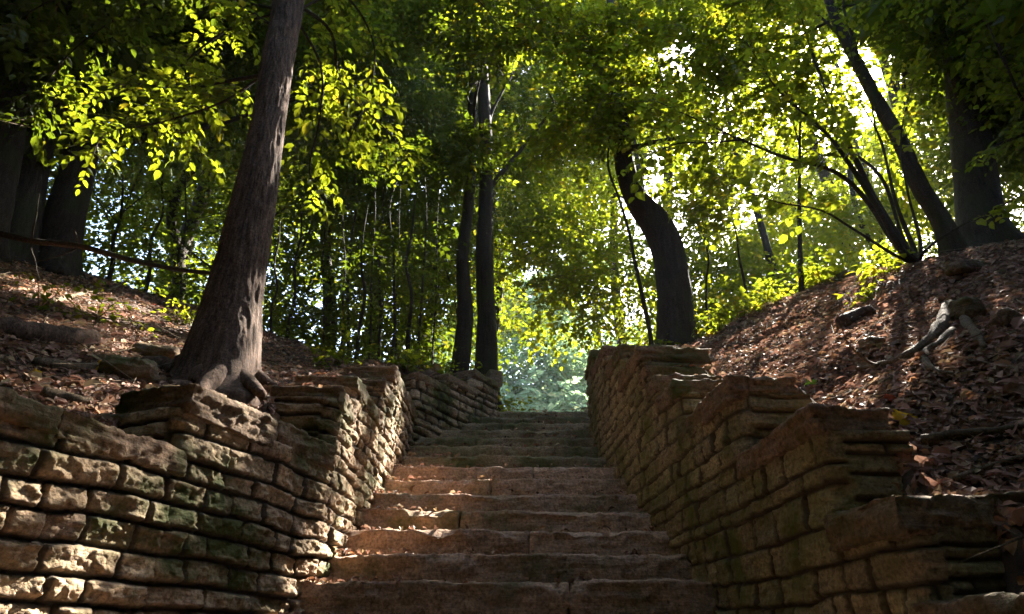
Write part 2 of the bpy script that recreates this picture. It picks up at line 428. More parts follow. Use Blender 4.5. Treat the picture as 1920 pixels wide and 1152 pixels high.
def LW(y): return (float(xl(np.array(y))), y)
def zst(y): return Z0+(y-Y0)*RI/TR
left_segs = []   # far, near, top, bottom, thickness, res, fine-from
def seg(fn, yf, yn, zt, th, res, fineb=None, zb=None):
    return (fn(yf), fn(yn), zt, (max(0, zst(yn)-.55) if zb is None else zb), th, res, fineb)
left = [seg(LW, 7.75, 7.3, 4.33, .34, .018), seg(LW, 7.3, 6.85, 4.14, .34, .018), seg(LW, 6.85, 6.42, 3.99, .36, .016),
        seg(LW, 6.40, 5.20, 3.54, .40, .013), seg(LW, 5.20, 4.85, 3.31, .40, .011), seg(LW, 4.85, 4.03, 3.04, .42, .011),
        seg(LW, 4.03, 3.66, 2.83, .42, .009),
        seg(LW, 3.655, 2.65, 2.47, .44, .0075, 1.45, 0), seg(LW, 2.65, 1.05, 2.19, .44, .0075, 1.40, 0), seg(LW, 1.05, .1, 1.6, .44, .04, None, 0)]
build_wall("retaining_wall", "rough coursed stone wall left of the steps, splaying outward below the leaning tree", 1, left, M_LW, 11)
def RW(y): return (float(xr(np.array(y))), y)
right = [seg(RW, 6.75, 6.16, 4.12, .75, .016), seg(RW, 6.16, 5.6, 3.90, .5, .014), seg(RW, 5.6, 5.0, 3.66, .5, .014), seg(RW, 5.0, 4.45, 3.40, .5, .013),
         seg(RW, 4.45, 4.30, 3.20, .42, .012), seg(RW, 4.30, 4.1, 3.05, .42, .012), seg(RW, 4.1, 3.76, 2.90, .42, .012), seg(RW, 3.76, 2.98, 2.64, .35, .011),
         seg(RW, 2.98, 2.31, 2.24, .30, .008, 1.45, 0), seg(RW, 2.31, 1.95, 1.89, .60, .008, 1.42, 0), seg(RW, 1.95, .9, 1.60, .5, .010, 1.40, 0), seg(RW, .9, .1, 1.2, .5, .03, None, 0)]
build_wall("retaining_wall", "mossy ochre stone wall right of the steps, stepping down beside the bank", -1, right, M_RW, 23, amp=.62, hmin=.06, hmax=.125, wmin=.1, wmax=.3, edge=.008, rgh=1.35, jw=.003)

# stairs
st = empty("stone_staircase", (0, YT, 0), "worn brown stone stairway climbing between two rough walls to the trees", "stairs")
for k in range(-9, NST):
    y = Y0+k*TR; z = Z0+k*RI
    x0 = -1.25 if y > 3.6 else float(xl(np.array(y)))-.18
    x1 = 1.35 if k > 8 else float(xr(np.array(y)))+.18
    if k > 9: x0 = max(x0, float(xl(np.array(y)))-.25); x1 = 1.5
    r = np.random.default_rng(500+k); ac = Acc()
    cuts = [x0, r.uniform(.05, .45) if k % 2 == 0 else r.uniform(-.5, -.1), x1] if k % 3 != 1 else [x0, x1]
    for a, b in zip(cuts[:-1], cuts[1:]):
        dy = r.uniform(-.008, .008); dz = r.uniform(-.006, .006)
        V, F = rock_pts(((b-a)/2-.002, TR/2+.09, RI/2+.018), .014, .013 if k < 6 else .018, 600+k*3, .016, strata=.7)
        V = V+np.array([(a+b)/2, y+dy+TR/2+.09-.0, z+dz-RI/2-.018])
        lip = ss(z-.05, z, V[:, 2])*(1-ss(y, y+.06, V[:, 1]))
        V[:, 1] += lip*(fbm(v3(V[:, 0]*3.2, V[:, 2]*0, k), 77, 4)*.020+np.maximum(0, fbm(v3(V[:, 0]*9, 0*V[:, 0], k), 79, 3)-.15)*.06)
        V[:, 2] += -lip*np.maximum(0, fbm(v3(V[:, 0]*5, 0*V[:, 0], k), 78, 4)-.05)*.07
        V[:, 2] += fbm(v3(V[:, 0]*1.2, V[:, 1]*0, k), 80, 2)*.010
        ac.add(V, F, r.uniform(0, 1))
    ac.build("step", M_STEP if k < 7 else M_MSTEP, st)
ac = Acc(); block(ac, (.6, YT+1.35, ZT-.06), (1, 0), (1.6, 1.2, .08), 3, r=.03, res=.05, amp=.02); ac.build("landing_slab", M_MSTEP, st)

# ------------------------------------------------------------------ tubes, branches
def smooth_path(pts, n):
    pts = np.asarray(pts, float); m = len(pts)
    P_ = np.concatenate([[2*pts[0]-pts[1]], pts, [2*pts[-1]-pts[-2]]]); out = []
    for i in range(m-1):
        a, b, c, d = P_[i:i+4]; t = np.linspace(0, 1, n, endpoint=False)[:, None]
        out.append(.5*((2*b)+(-a+c)*t+(2*a-5*b+4*c-d)*t*t+(-a+3*b-3*c+d)*t**3))
    return np.concatenate(out+[pts[-1:]])
def tube(pts, rad, sides=8, sub_=4, amp=0.0, seed=0, flare=None, nf=1.0, ridge=0.0):
    pts4 = np.concatenate([np.asarray(pts, float), np.asarray(rad, float)[:, None]], 1)
    q = smooth_path(pts4, sub_) if sub_ > 1 else pts4
    C, R = q[:, :3], np.maximum(q[:, 3], .0008)
    T = nrm(np.gradient(C, axis=0)); U = np.zeros_like(T)
    u = np.cross(T[0], [0, 1, .3]); u /= np.linalg.norm(u)
    for i in range(len(C)):
        u = u-T[i]*np.dot(u, T[i]); u /= max(np.linalg.norm(u), 1e-6); U[i] = u
    B = np.cross(T, U); th = np.linspace(0, 2*math.pi, sides, endpoint=False)
    dirs = U[:, None, :]*np.cos(th)[None, :, None]+B[:, None, :]*np.sin(th)[None, :, None]
    rr = R[:, None]*np.ones(sides)
    base = C[:, None, :]+dirs*rr[..., None]
    if flare is not None: rr = rr*flare(base, C, th)
    if amp:
        b3 = base*nf
        rr = rr+fbm(b3*np.array([3, 3, 1.2])+seed, seed, 3)*amp
        if ridge: rr = rr+(1-np.abs(fbm(b3*np.array([30, 30, 5.5]), seed+3, 4))*2.2)*ridge
    V = C[:, None, :]+dirs*rr[..., None]
    nr = len(C); F = gridf(nr, sides)
    i = np.arange(nr-1)[:, None]; wrap = np.stack([i*sides+sides-1, (i+1)*sides+sides-1, (i+1)*sides, i*sides], -1).reshape(-1, 4)
    F = np.concatenate([F, wrap])[:, ::-1]
    V = V.reshape(-1, 3); tip = np.array([C[-1]+T[-1]*R[-1]*.5]); e0 = (nr-1)*sides
    j = np.arange(sides); cap = np.stack([e0+j, np.full(sides, len(V)), e0+(j+1) % sides], -1)[:, ::-1]
    tip0 = np.array([C[0]-T[0]*R[0]*.35]); cap0 = np.stack([j, (j+1) % sides, np.full(sides, len(V)+1)], -1)[:, ::-1]
    return np.concatenate([V, tip, tip0]), [F, cap, cap0]

# leaves -------------------------------------------------------------
def leaves(C, D, Nn, L, wr=.55, near=True, seed=0, curl=.15, fold=.25):
    """leaf blades: base C, midrib direction D, normal Nn, length L"""
    n = len(C)
    if n == 0: return np.zeros((0, 3)), []
    D = nrm(D); S = nrm(np.cross(D, Nn)); Nn = np.cross(S, D); L = np.broadcast_to(L, (n,))[:, None]
    w = L*wr*.5
    def p(t, s, h): return C+D*L*t+S*w*s+Nn*L*h
    if near:
        V = np.stack([p(0, 0, 0), p(.5, 0, -curl*.1), p(1, 0, -curl), p(.22, .82, fold*.5*wr), p(.62, .86, fold*.5*wr-curl*.3), p(.22, -.82, fold*.5*wr), p(.62, -.86, fold*.5*wr-curl*.3)], 1)
        b = (np.arange(n)*7)[:, None]
        return V.reshape(-1, 3), [b+np.array([0, 3, 4, 1]), b+np.array([0, 1, 6, 5]), b+np.array([1, 4, 2]), b+np.array([1, 2, 6])]
    V = np.stack([p(0, 0, 0), p(.42, 1, fold*.4*wr), p(1, 0, -curl), p(.42, -1, fold*.4*wr)], 1)
    b = (np.arange(n)*4)[:, None]
    return V.reshape(-1, 3), [b+np.array([0, 1, 2]), b+np.array([0, 2, 3])]
def vs_per(near): return 7 if near else 4

LEAFSPOT = False; LIT_WALL = 0
LIT = []   # (point, radius) spots the sun reaches through gaps in the crowns
def add_lit(px, py, D, r): LIT.append((P(px, py, D), r, .5 if not LEAFSPOT else r*.7+.5))
def carve(C, seed=0, tmin=.5):
    keep = np.ones(len(C), bool)
    jit = vn(C*1.1, 900+seed); lucky = vn(C*37.0, 950+seed)*.5+vn(C*61.0, 951+seed)*.5; lucky = np.argsort(np.argsort(lucky))/max(1, len(lucky))
    for p, r, tm in LIT:
        d = C-p; t = d@SUN; m = (t > max(tm, tmin)) & (t < 60)
        dist = np.linalg.norm(d-t[:, None]*SUN, axis=1)
        keep &= ~(m & (dist < r*(.55+.75*jit)+t*.006) & (lucky > np.where(t < 9, -.1, .02)))
    return keep

def sprays(Pp, D, K, tl, ls, rs, near, wr=.55, droop=.25, lift=.35):
    """twigs with alternate leaves. returns leaf centres, dirs, normals, lengths (ragged flattened), twig ends"""
    n = len(Pp); D = nrm(D); up = np.array([0, 0, 1.0])
    side = nrm(np.cross(D, up)); roll = rs.normal(0, .35, n)[:, None]
    nn = nrm(np.cross(side, D)); side = nrm(side*np.cos(roll)+nn*np.sin(roll)); nn = np.cross(side, D)
    t = (np.arange(K)+.6)/K; t = t[None, :]+rs.uniform(-.3, .3, (n, K))/K
    tl = np.broadcast_to(tl, (n,))
    C = Pp[:, None, :]+D[:, None, :]*(t*tl[:, None])[..., None]-np.array([0, 0, 1])*(droop*t**2*tl[:, None])[..., None]
    sg = np.where(np.arange(K) % 2 == 0, 1, -1)[None, :]*np.ones((n, 1)); sg[:, -1] = 0
    ld = D[:, None, :]*rs.uniform(.4, 1.0, (n, K))[..., None]+side[:, None, :]*(sg*rs.uniform(.6, 1.1, (n, K)))[..., None]
    ld = ld+rs.normal(0, .18, (n, K, 3)); ld[..., 2] -= rs.uniform(0, lift, (n, K))
    ln = nn[:, None, :]+rs.normal(0, .32, (n, K, 3))
    L = ls*rs.uniform(.5, 1.25, (n, K))*np.repeat(rs.uniform(.75, 1.2, (n, 1)), K, 1)
    return C.reshape(-1, 3), ld.reshape(-1, 3), ln.reshape(-1, 3), L.reshape(-1)
def twig_prisms(A, B, r0, r1):
    n = len(A); T = nrm(B-A); U = nrm(np.cross(T, np.array([.3, .2, 1.0]))); Wv = np.cross(T, U); Vs = []
    for c, r in ((A, r0), (B, r1)):
        for k in range(3):
            a = k*2*math.pi/3; Vs.append(c+(U*math.cos(a)+Wv*math.sin(a))*r)
    V = np.stack(Vs, 1).reshape(-1, 3); b = (np.arange(n)*6)[:, None]
    return V, [b+np.array([k, (k+1) % 3, 3+(k+1) % 3, 3+k]) for k in range(3)]

def crown_mesh(name, parent, lmat, seed, blobs, K=8, tl=.5, ls=.10, near=False, wr=.6, clump=1.1, thr=.42, layer=.35, twigs=False, out=.6, carve_on=True, lift=.35):
    """blobs: (centre, radii, number of twigs)"""
    rs = np.random.default_rng(seed); ac = Acc()
    PP, DD = [], []
    for c, rd, n in blobs:
        c = np.array(c); rd = np.array(rd)
        q = rs.normal(size=(n*2, 3)); q = nrm(q)*(rs.uniform(0, 1, (n*2, 1))**.45)
        p = c+q*rd
        z = p[:, 2]; lay = np.round(z/layer)*layer; p[:, 2] = z*.35+lay*.65+(fbm(v3(p[:, 0]*.7, p[:, 1]*.7, 0), seed, 2)*.4)
        k = vn(p/clump, seed+31) > thr; p, q = p[k][:n], q[k][:n]
        d = q*np.array([1, 1, .35])*out+rs.normal(0, .5, q.shape)*np.array([1, 1, .35]); d[:, 2] -= .1
        PP.append(p); DD.append(d)
    PP = np.concatenate(PP); DD = nrm(np.concatenate(DD))
    g = PP[:, 2] > H(PP[:, 0], PP[:, 1])+.12; PP, DD = PP[g], DD[g]
    tls = tl*rs.uniform(.6, 1.2, len(PP))
    C, D, Nn, L = sprays(PP, DD, K, tls, ls, rs, near, lift=lift)
    rv = np.clip(rs.normal(.5, .22, len(C))+np.repeat(rs.normal(0, .12, len(PP)), K), 0, 1)
    if carve_on:
        k = carve(C, seed); C, D, Nn, L, rv = C[k], D[k], Nn[k], L[k], rv[k]
        kk = carve(PP+DD*tls[:, None]*.5, seed)
    else: kk = np.ones(len(PP), bool)
    V, F = leaves(C, D, Nn, L, wr, near); ac.add(V, F, np.repeat(rv, vs_per(near)))
    if twigs:
        A = PP[kk]-DD[kk]*.05; B = PP[kk]+DD[kk]*tls[kk][:, None]*.9-np.array([0, 0, 1])*(.2*tls[kk][:, None])
        V, F = twig_prisms(A, B, .004, .0015); ac.add(V, F, .5, 1)
    return ac.build(name, [lmat, BARKT], parent, smooth=False)

def limb(start, d, length, rs, n=6, wig=.18, up=.05):
    p = np.array(start, float); d = np.array(d, float); d /= np.linalg.norm(d); out = [p.copy()]
    for i in range(n):
        d = d+rs.normal(0, wig, 3)+np.array([0, 0, up]); d /= np.linalg.norm(d); p = p+d*length/n; out.append(p.copy())
    return out
def trunk(parent, pts, rad, bark, sides=24, sub_=8, amp=.02, ridge=.006, seed=1, flare=None, name="trunk"):
    ac = Acc(); V, F = tube(pts, rad, sides, sub_, amp, seed, flare, 1.0, ridge); ac.add(V, F, .5); return ac.build(name, bark, parent)
def branch(parent, pts, r0, r1, bark=None, sides=8, sub_=4, name="branch"):
    if name == "branch" and parent.name != "tree" and LIT_WALL:      # limbs that would close a gap were left out
        q = smooth_path(pts, 5)
        for p, r, tm in LIT[:LIT_WALL]:
            d = q-p; t = d@SUN; dist = np.linalg.norm(d-t[:, None]*SUN, axis=1)
            if ((t > .5) & (dist < r*.9)).any(): return None
    ac = Acc(); rad = np.linspace(r0, r1, len(pts)); V, F = tube(pts, rad, sides, sub_, r0*.25, 3, None, 2.0, 0); ac.add(V, F, .5)
    return ac.build(name, bark or BARKD, parent)

# ------------------------------------------------------------------ where the sun gets through
for a in [(660, 800, 4.05, .62), (690, 830, 4.6, .58), (650, 900, 3.9, .5), (700, 760, 4.8, .45), (640, 970, 3.75, .42), (720, 870, 5.0, .4),         # inner face of the left wall
          (760, 985, 4.0, .30), (720, 960, 4.2, .25), (880, 930, 4.6, .3), (960, 900, 4.8, .35), (850, 965, 4.1, .3), (1000, 850, 5.4, .3), (700, 1085, 3.6, .18), (900, 870, 5.0, .25),  # treads
          (450, 690, 3.6, .42), (470, 620, 3.8, .28), (485, 560, 3.8, .2), (505, 540, 3.8, .16), (545, 280, 3.9, .2), (430, 775, 3.1, .22), (540, 750, 3.5, .2), (350, 770, 2.8, .2),
          (80, 700, 4.0, .45), (230, 700, 3.9, .4), (120, 620, 5.0, .5), (290, 640, 4.6, .45), (190, 560, 5.6, .4), (560, 690, 4.2, .3),
          (120, 850, 2.1, .05), (300, 960, 2.5, .08), (60, 960, 1.95, .06), (380, 860, 2.8, .08), (560, 930, 3.4, .12), (250, 1080, 2.3, .06),
          (1400, 640, 5.2, .9), (1330, 680, 4.6, .6), (1480, 590, 5.8, .85), (1450, 660, 4.8, .5), (1540, 545, 6.4, .6), (1300, 650, 6.0, .5), (1420, 690, 4.2, .2), (1600, 560, 5.6, .3),
          (1510, 720, 3.1, .12), (1620, 640, 4.4, .12), (1700, 850, 2.8, .1)]:
    add_lit(*a)
LIT_WALL = len(LIT); LEAFSPOT = True
# sprays of leaves that catch the sun
for a in [(270, 240, 4.8, .55), (150, 270, 4.6, .45), (370, 280, 4.9, .45), (620, 230, 4.9, .5), (680, 260, 5.0, .5), (600, 330, 5.0, .4), (100, 130, 4.4, .15), (420, 20, 4.4, .15),
          (1340, 420, 7.4, 1.3), (1500, 350, 7.2, 1.3), (1260, 330, 7.5, .9), (1450, 220, 7.3, 1.4), (1600, 280, 7.2, 1.1), (1380, 120, 7.5, 1.0), (1560, 450, 7.0, .9), (1480, 300, 5.0, .9), (1580, 200, 5.2, .7), (1380, 240, 5.0, .6), (1400, 570, 7.5, .6), (1540, 490, 6.5, .35), (1340, 580, 7.2, .4),
          (1000, 600, 13, 1.6), (1100, 580, 13, 1.5), (1180, 620, 12, 1.2), (960, 570, 12, 1.0), (1050, 480, 13, 1.4), (970, 110, 7, .4), (1100, 350, 10, 1.0), (1200, 130, 9, .9), (820, 690, 9.5, .6), (1600, 120, 8, .6), (1700, 180, 8, .6)]:
    add_lit(*a)

rs_ = np.random.default_rng(99)
for _ in range(46): add_lit(rs_.uniform(600, 1350), rs_.uniform(0, 340), rs_.uniform(6.5, 9), rs_.uniform(.22, .45))
for _ in range(10): add_lit(rs_.uniform(0, 500), rs_.uniform(0, 330), rs_.uniform(4, 6), rs_.uniform(.08, .2))
for _ in range(14): add_lit(rs_.uniform(100, 900), rs_.uniform(380, 650), rs_.uniform(8.5, 11), rs_.uniform(.2, .4))
def gz(x, y): return float(H(x, y))

# ------------------------------------------------------------------ the big leaning tree
def root_flare(b, C, th):
    h = b[..., 2]-2.74
    lob = .55+.45*np.cos(3*th-.6)[None, :]+.25*np.cos(5*th+1.1)[None, :]
    g = np.exp(-np.maximum(h, -.06)/.20)
    knob = .28*np.exp(-((b-P(520, 385, 3.75))**2).sum(-1)/.045**2)
    return 1+g*(.30+.75*np.clip(lob, 0, 2))*.9+knob*3+.06*np.sin(C[:, 2]*2.2)[:, None]
T1 = P(425, 700, 3.78); T1[2] = gz(T1[0], T1[1])
t1 = empty("tree", T1, "big brown-barked tree with flared sunlit roots leaning over the left wall", "tree")
tp = [T1+[-.05, -.02, -.55], P(418, 660, 3.8), P(438, 560, 3.82), P(462, 450, 3.83), P(486, 330, 3.85), P(505, 220, 3.9), P(522, 110, 3.95), P(540, 10, 4.0), P(555, -120, 4.05), P(585, -330, 4.1), P(610, -560, 4.0)]
tr_ = [.22, .185, .158, .142, .132, .125, .118, .108, .10, .085, .04]
trunk(t1, tp, tr_, BARK, 144, 32, .018, .011, 4, root_flare)
for i, (pts, r0, r1) in enumerate([
    ([P(430, 690, 3.72), P(455, 712, 3.62), P(470, 722, 3.50), P(492, 740, 3.40)], .075, .02),
    ([P(425, 690, 3.68), P(405, 712, 3.52), P(385, 724, 3.35), P(372, 742, 3.2)], .085, .025),
    ([P(395, 680, 3.75), P(350, 680, 3.72), P(310, 672, 3.75), P(280, 682, 3.7), P(235, 690, 3.7)], .085, .03),
    ([P(450, 690, 3.9), P(482, 705, 3.85), P(505, 722, 3.8), P(530, 728, 3.8)], .06, .015),
    ([P(400, 690, 3.65), P(350, 705, 3.5), P(320, 712, 3.4)], .05, .02)]):
    q = smooth_path(pts, 6)
    zt = np.array([gz(a, b) for a, b, _ in q]); t = np.linspace(0, 1, len(q))
    q[:, 2] = q[:, 2] if i in (0, 1, 3) else np.where(t > .25, np.minimum(q[:, 2], zt+.03), q[:, 2])
    ac = Acc(); V, F = tube(q, np.linspace(r0, r1, len(q)), 20, 2, .012, i+5, None, 2.0, .004); ac.add(V, F, .5); ac.build("root", BARK, t1)
rs = np.random.default_rng(5)
def leafy(parent, limbs, seed, lmat, ls, tl, K, spacing, near=True, wr=.58, name="leaf_spray", r0=.014):
    """leafy side twigs along limbs; limbs are branch parts of the tree, the blades one mesh"""
    rs = np.random.default_rng(seed); PP = []; DD = []
    for pts in limbs:
        q = smooth_path(pts, 8); seglen = np.linalg.norm(np.diff(q, axis=0), axis=1); L = seglen.sum(); n = int(L/spacing)
        cum = np.concatenate([[0], np.cumsum(seglen)]); T = nrm(np.gradient(q, axis=0))
        for j in range(n):
            s = L*(.18+.82*(j+rs.uniform(0, 1))/n); k = min(len(q)-1, np.searchsorted(cum, s))
            side = np.cross(T[k], [0, 0, 1]); side = side/max(np.linalg.norm(side), 1e-6)*(1 if j % 2 else -1)
            d = T[k]*rs.uniform(.3, .9)+side*rs.uniform(.5, 1.1)+rs.normal(0, .25, 3)*[1, 1, .8]; PP.append(q[k]); DD.append(d)
    PP = np.array(PP); DD = nrm(np.array(DD)); tls = tl*rs.uniform(.55, 1.2, len(PP))
    C, D, Nn, L = sprays(PP, DD, K, tls, ls, rs, near)
    rv = np.clip(rs.normal(.5, .2, len(C)), 0, 1); k = carve(C, seed, .9); C, D, Nn, L, rv = C[k], D[k], Nn[k], L[k], rv[k]
    ac = Acc(); V, F = leaves(C, D, Nn, L, wr, near); ac.add(V, F, np.repeat(rv, vs_per(near)))
    V, F = twig_prisms(PP, PP+DD*tls[:, None]*.9-np.array([0, 0, 1])*(.2*tls[:, None]), .003, .0012); ac.add(V, F, .5, 1)
    return ac.build(name, [lmat, BARKT], parent, smooth=False)
lim1 = [[P(505, 140, 3.95), P(440, 150, 4.2), P(350, 165, 4.5), P(250, 160, 4.8), P(130, 190, 4.9)],
        [P(535, 20, 4.0), P(420, 60, 4.4), P(320, 150, 4.8), P(330, 230, 5.0), P(380, 290, 5.1)],
        [P(535, 20, 4.0), P(330, -10, 4.3), P(180, 60, 4.5), P(90, 150, 4.6), P(60, 240, 4.6)],
        [P(540, 30, 4.05), P(640, -10, 4.3), P(700, 80, 4.7), P(690, 180, 5.0), P(650, 270, 5.1)],
        [P(545, 0, 4.05), P(620, 60, 4.5), P(640, 160, 4.8), P(720, 240, 5.1), P(770, 300, 5.3)],
        [P(540, 10, 4.05), P(600, 120, 4.5), P(600, 220, 4.8), P(580, 320, 5.0), P(610, 390, 5.1)],
        [P(520, 120, 4.0), P(420, 190, 4.5), P(300, 230, 4.7), P(200, 250, 4.9), P(170, 300, 4.9)],
        [P(555, -60, 4.0), P(400, -60, 3.9), P(200, -40, 3.8), P(60, 20, 3.8), P(10, 60, 3.7)],
        [P(560, -120, 4.1), P(700, -100, 4.6), P(850, -40, 5.0), P(950, 60, 5.4)],
        [P(530, 60, 4.0), P(430, 0, 4.0), P(410, 10, 4.1)],
        [P(585, -300, 4.1), P(300, -250, 4.6), P(100, -100, 5.2), P(0, 50, 5.6)]]
for i, l in enumerate(lim1): branch(t1, l, .013 if i not in (0, 4) else .020, .003, BARKD, 8, 6)
leafy(t1, [lim1[i] for i in (0, 1, 3, 4, 5, 6, 9)], 21, LEAF_LIGHT, .084, .40, 9, .06, True, name="foliage")
leafy(t1, [lim1[i] for i in (2, 7, 8, 10)], 25, LEAF_DARK, .095, .42, 9, .06, True, name="foliage")  # same leaves as above; the darker colour stands in for shade here
hi = P(600, -500, 4.0)
crown_mesh("crown", t1, LEAF_DARK, 31, [(hi+[0, .5, 1.5], (3.2, 3.0, 1.8), 2000), (hi+[-1.8, 1.5, -.6], (2.2, 2.4, 1.3), 1100), (hi+[1.5, 1.5, 0.3], (2.2, 2.4, 1.4), 500)], K=9, tl=.5, ls=.11, near=True, twigs=True)

# ------------------------------------------------------------------ generic trees
def std_tree(base, pts, rad, label, blobs, lmat, seed, bark=BARKD, K=8, tl=.55, ls=.11, near=False, sides=24, thr=.42, nb=6, group=None, ridge=.006, carve_on=True, twigs=False, layer=.35, wr=.62, name="tree", clump=1.1, amp=.02):
    base = np.array(base, float); t = empty(name, base, label, "tree" if name != "shrub" else "shrub", group)
    def fl(b, C, th):
        h = b[..., 2]-base[2]; return 1+np.exp(-np.maximum(h, -.2)/.25)*(.28+.22*np.cos(4*th+seed)[None, :])
    trunk(t, pts, rad, bark, sides, 8, amp, ridge, seed, fl)
    rs = np.random.default_rng(seed+1000)
    cs = [b[0] for b in blobs]; q = smooth_path(pts, 6)
    for j in range(nb):
        c = np.array(cs[j % len(cs)]); rd = np.array(blobs[j % len(cs)][1])
        k = int(len(q)*rs.uniform(.5, .95)); s = q[k]; e = c+rs.uniform(-.7, .7, 3)*rd
        mid = (s+e)/2+rs.normal(0, .25, 3)+[0, 0, .2]; r0 = max(.012, np.interp(k/len(q), np.linspace(0, 1, len(rad)), rad)*.45)
        branch(t, [s, s*.6+mid*.4, mid, e*.7+mid*.3+rs.normal(0, .1, 3), e], r0, .004, bark, 7, 4)
    crown_mesh("crown", t, lmat, seed, blobs, K=K, tl=tl, ls=ls, near=near, thr=thr, twigs=twigs, layer=layer, wr=wr, clump=clump, carve_on=carve_on)
    return t
def foot(px, py, D):
    p = P(px, py, D); p[2] = gz(p[0], p[1]); return p

# dark trunks on the left
f = foot(105, 520, 6.6)
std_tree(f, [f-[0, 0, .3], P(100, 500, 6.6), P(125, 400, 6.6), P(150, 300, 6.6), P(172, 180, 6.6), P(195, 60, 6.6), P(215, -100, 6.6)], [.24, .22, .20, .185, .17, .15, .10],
    "dark straight trunk on the left bank, second from the leaning tree's left", [(P(150, 60, 7.2), (2.0, 1.8, 1.4), 700), (P(330, 60, 7.6), (1.8, 1.5, 1.3), 600), (np.array([-3.8, 8.2, 10.6]), (2.2, 1.6, 1.1), 900), (P(60, -40, 6.6), (1.6, 1.6, 1.2), 500)], LEAF_DARK, 41, thr=.36)  # third clump added high up to shade the left-hand foliage
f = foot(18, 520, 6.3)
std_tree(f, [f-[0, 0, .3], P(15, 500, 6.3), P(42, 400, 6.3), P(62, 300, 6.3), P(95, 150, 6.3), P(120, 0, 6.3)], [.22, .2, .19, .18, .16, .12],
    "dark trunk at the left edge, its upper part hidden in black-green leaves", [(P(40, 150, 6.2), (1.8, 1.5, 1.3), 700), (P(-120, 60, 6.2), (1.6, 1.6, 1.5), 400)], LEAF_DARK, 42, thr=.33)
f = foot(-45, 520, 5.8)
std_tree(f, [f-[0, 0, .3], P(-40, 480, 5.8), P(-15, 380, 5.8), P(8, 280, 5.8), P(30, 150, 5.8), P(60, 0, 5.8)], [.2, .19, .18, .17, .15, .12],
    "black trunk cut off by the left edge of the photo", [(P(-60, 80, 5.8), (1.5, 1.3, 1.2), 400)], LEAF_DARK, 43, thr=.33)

# centre pair
f = foot(862, 720, 8.3)
std_tree(f, [f-[0, 0, .3], P(860, 715, 8.3), P(872, 600, 8.3), P(868, 480, 8.35), P(880, 360, 8.4), P(886, 200, 8.5), P(890, 40, 8.6)], [.12, .115, .10, .085, .08, .07, .04],
    "slim dark trunk, left one of the pair above the upper left wall", [(P(840, 250, 7.6), (1.0, .6, 1.1), 420), (P(905, 110, 7.4), (.8, .5, .9), 380), (P(760, 350, 9.0), (1.4, 1.3, 1.0), 600), (P(800, 160, 8.8), (1.6, 1.5, 1.2), 800), (np.array([-1.2, 8.4, 10.6]), (2.4, 1.5, 1.1), 1000)], LEAF_DARK, 44, thr=.34, nb=3)  # last clump added high up to keep sun off the leaves at left
f = foot(912, 722, 8.6)
std_tree(f, [f-[0, 0, .3], P(912, 715, 8.6), P(912, 600, 8.6), P(908, 480, 8.6), P(912, 360, 8.7), P(908, 200, 8.8), P(900, 20, 9.0)], [.17, .155, .13, .125, .11, .10, .06],
    "thicker dark trunk with ivy leaves, right one of the pair above the upper left wall", [(P(930, 200, 7.7), (1.0, .6, 1.2), 480), (P(980, 300, 9.3), (1.3, 1.3, 1.0), 550), (P(960, 120, 9.0), (1.8, 1.6, 1.2), 900)], LEAF_MID, 45, thr=.36, nb=3)

# bent tree right of the gap
f = foot(1268, 632, 7.2)
std_tree(f, [f-[0, 0, .3], P(1268, 620, 7.2), P(1264, 540, 7.2), P(1252, 470, 7.2), P(1228, 418, 7.2), P(1190, 368, 7.15), P(1170, 300, 7.15), P(1162, 180, 7.2), P(1150, 60, 7.3), P(1140, -60, 7.4)],
    [.22, .205, .20, .20, .19, .135, .115, .09, .075, .04],
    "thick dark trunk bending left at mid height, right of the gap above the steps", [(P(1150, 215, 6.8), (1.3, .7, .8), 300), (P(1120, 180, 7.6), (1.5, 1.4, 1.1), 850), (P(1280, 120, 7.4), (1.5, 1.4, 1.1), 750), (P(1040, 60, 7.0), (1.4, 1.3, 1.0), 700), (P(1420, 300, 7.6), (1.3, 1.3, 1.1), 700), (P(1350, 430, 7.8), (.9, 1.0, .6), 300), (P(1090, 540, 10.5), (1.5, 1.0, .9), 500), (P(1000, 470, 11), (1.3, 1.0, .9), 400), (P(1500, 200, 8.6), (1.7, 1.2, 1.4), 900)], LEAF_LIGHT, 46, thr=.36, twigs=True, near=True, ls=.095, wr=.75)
# broken limb stub of the bent tree
# right-hand trunks
f = foot(1775, 440, 6.6)
std_tree(f, [f-[0, 0, .3], P(1772, 430, 6.6), P(1725, 350, 6.6), P(1690, 270, 6.6), P(1640, 180, 6.65), P(1600, 105, 6.7), P(1560, 20, 6.8), P(1530, -80, 6.9)], [.12, .105, .095, .085, .075, .07, .06, .04],
    "slender trunk leaning left behind the many-stemmed shrub on the right bank", [(P(1480, 60, 7.2), (1.5, 1.4, 1.1), 550), (P(1650, -60, 7.2), (1.4, 1.3, 1.0), 450), (P(1580, 260, 7.4), (1.1, 1.1, 1.0), 450)], LEAF_LIGHT, 47, thr=.42, near=True, ls=.09, wr=.8)
f = foot(1845, 440, 6.7)
std_tree(f, [f-[0, 0, .3], P(1842, 430, 6.7), P(1830, 340, 6.7), P(1818, 250, 6.7), P(1805, 150, 6.7), P(1790, 20, 6.7), P(1780, -120, 6.8)], [.27, .25, .23, .22, .2, .18, .1],
    "stout dark trunk at the top of the right bank, widest on that side", [(P(1850, 120, 6.6), (1.5, 1.3, 1.2), 900), (P(1780, 190, 6.9), (.8, .8, .7), 300), (P(1950, 260, 6.6), (1.1, 1.2, 1.1), 450), (P(1780, -30, 6.6), (1.6, 1.5, 1.0), 600)], LEAF_DARK, 48, thr=.36)

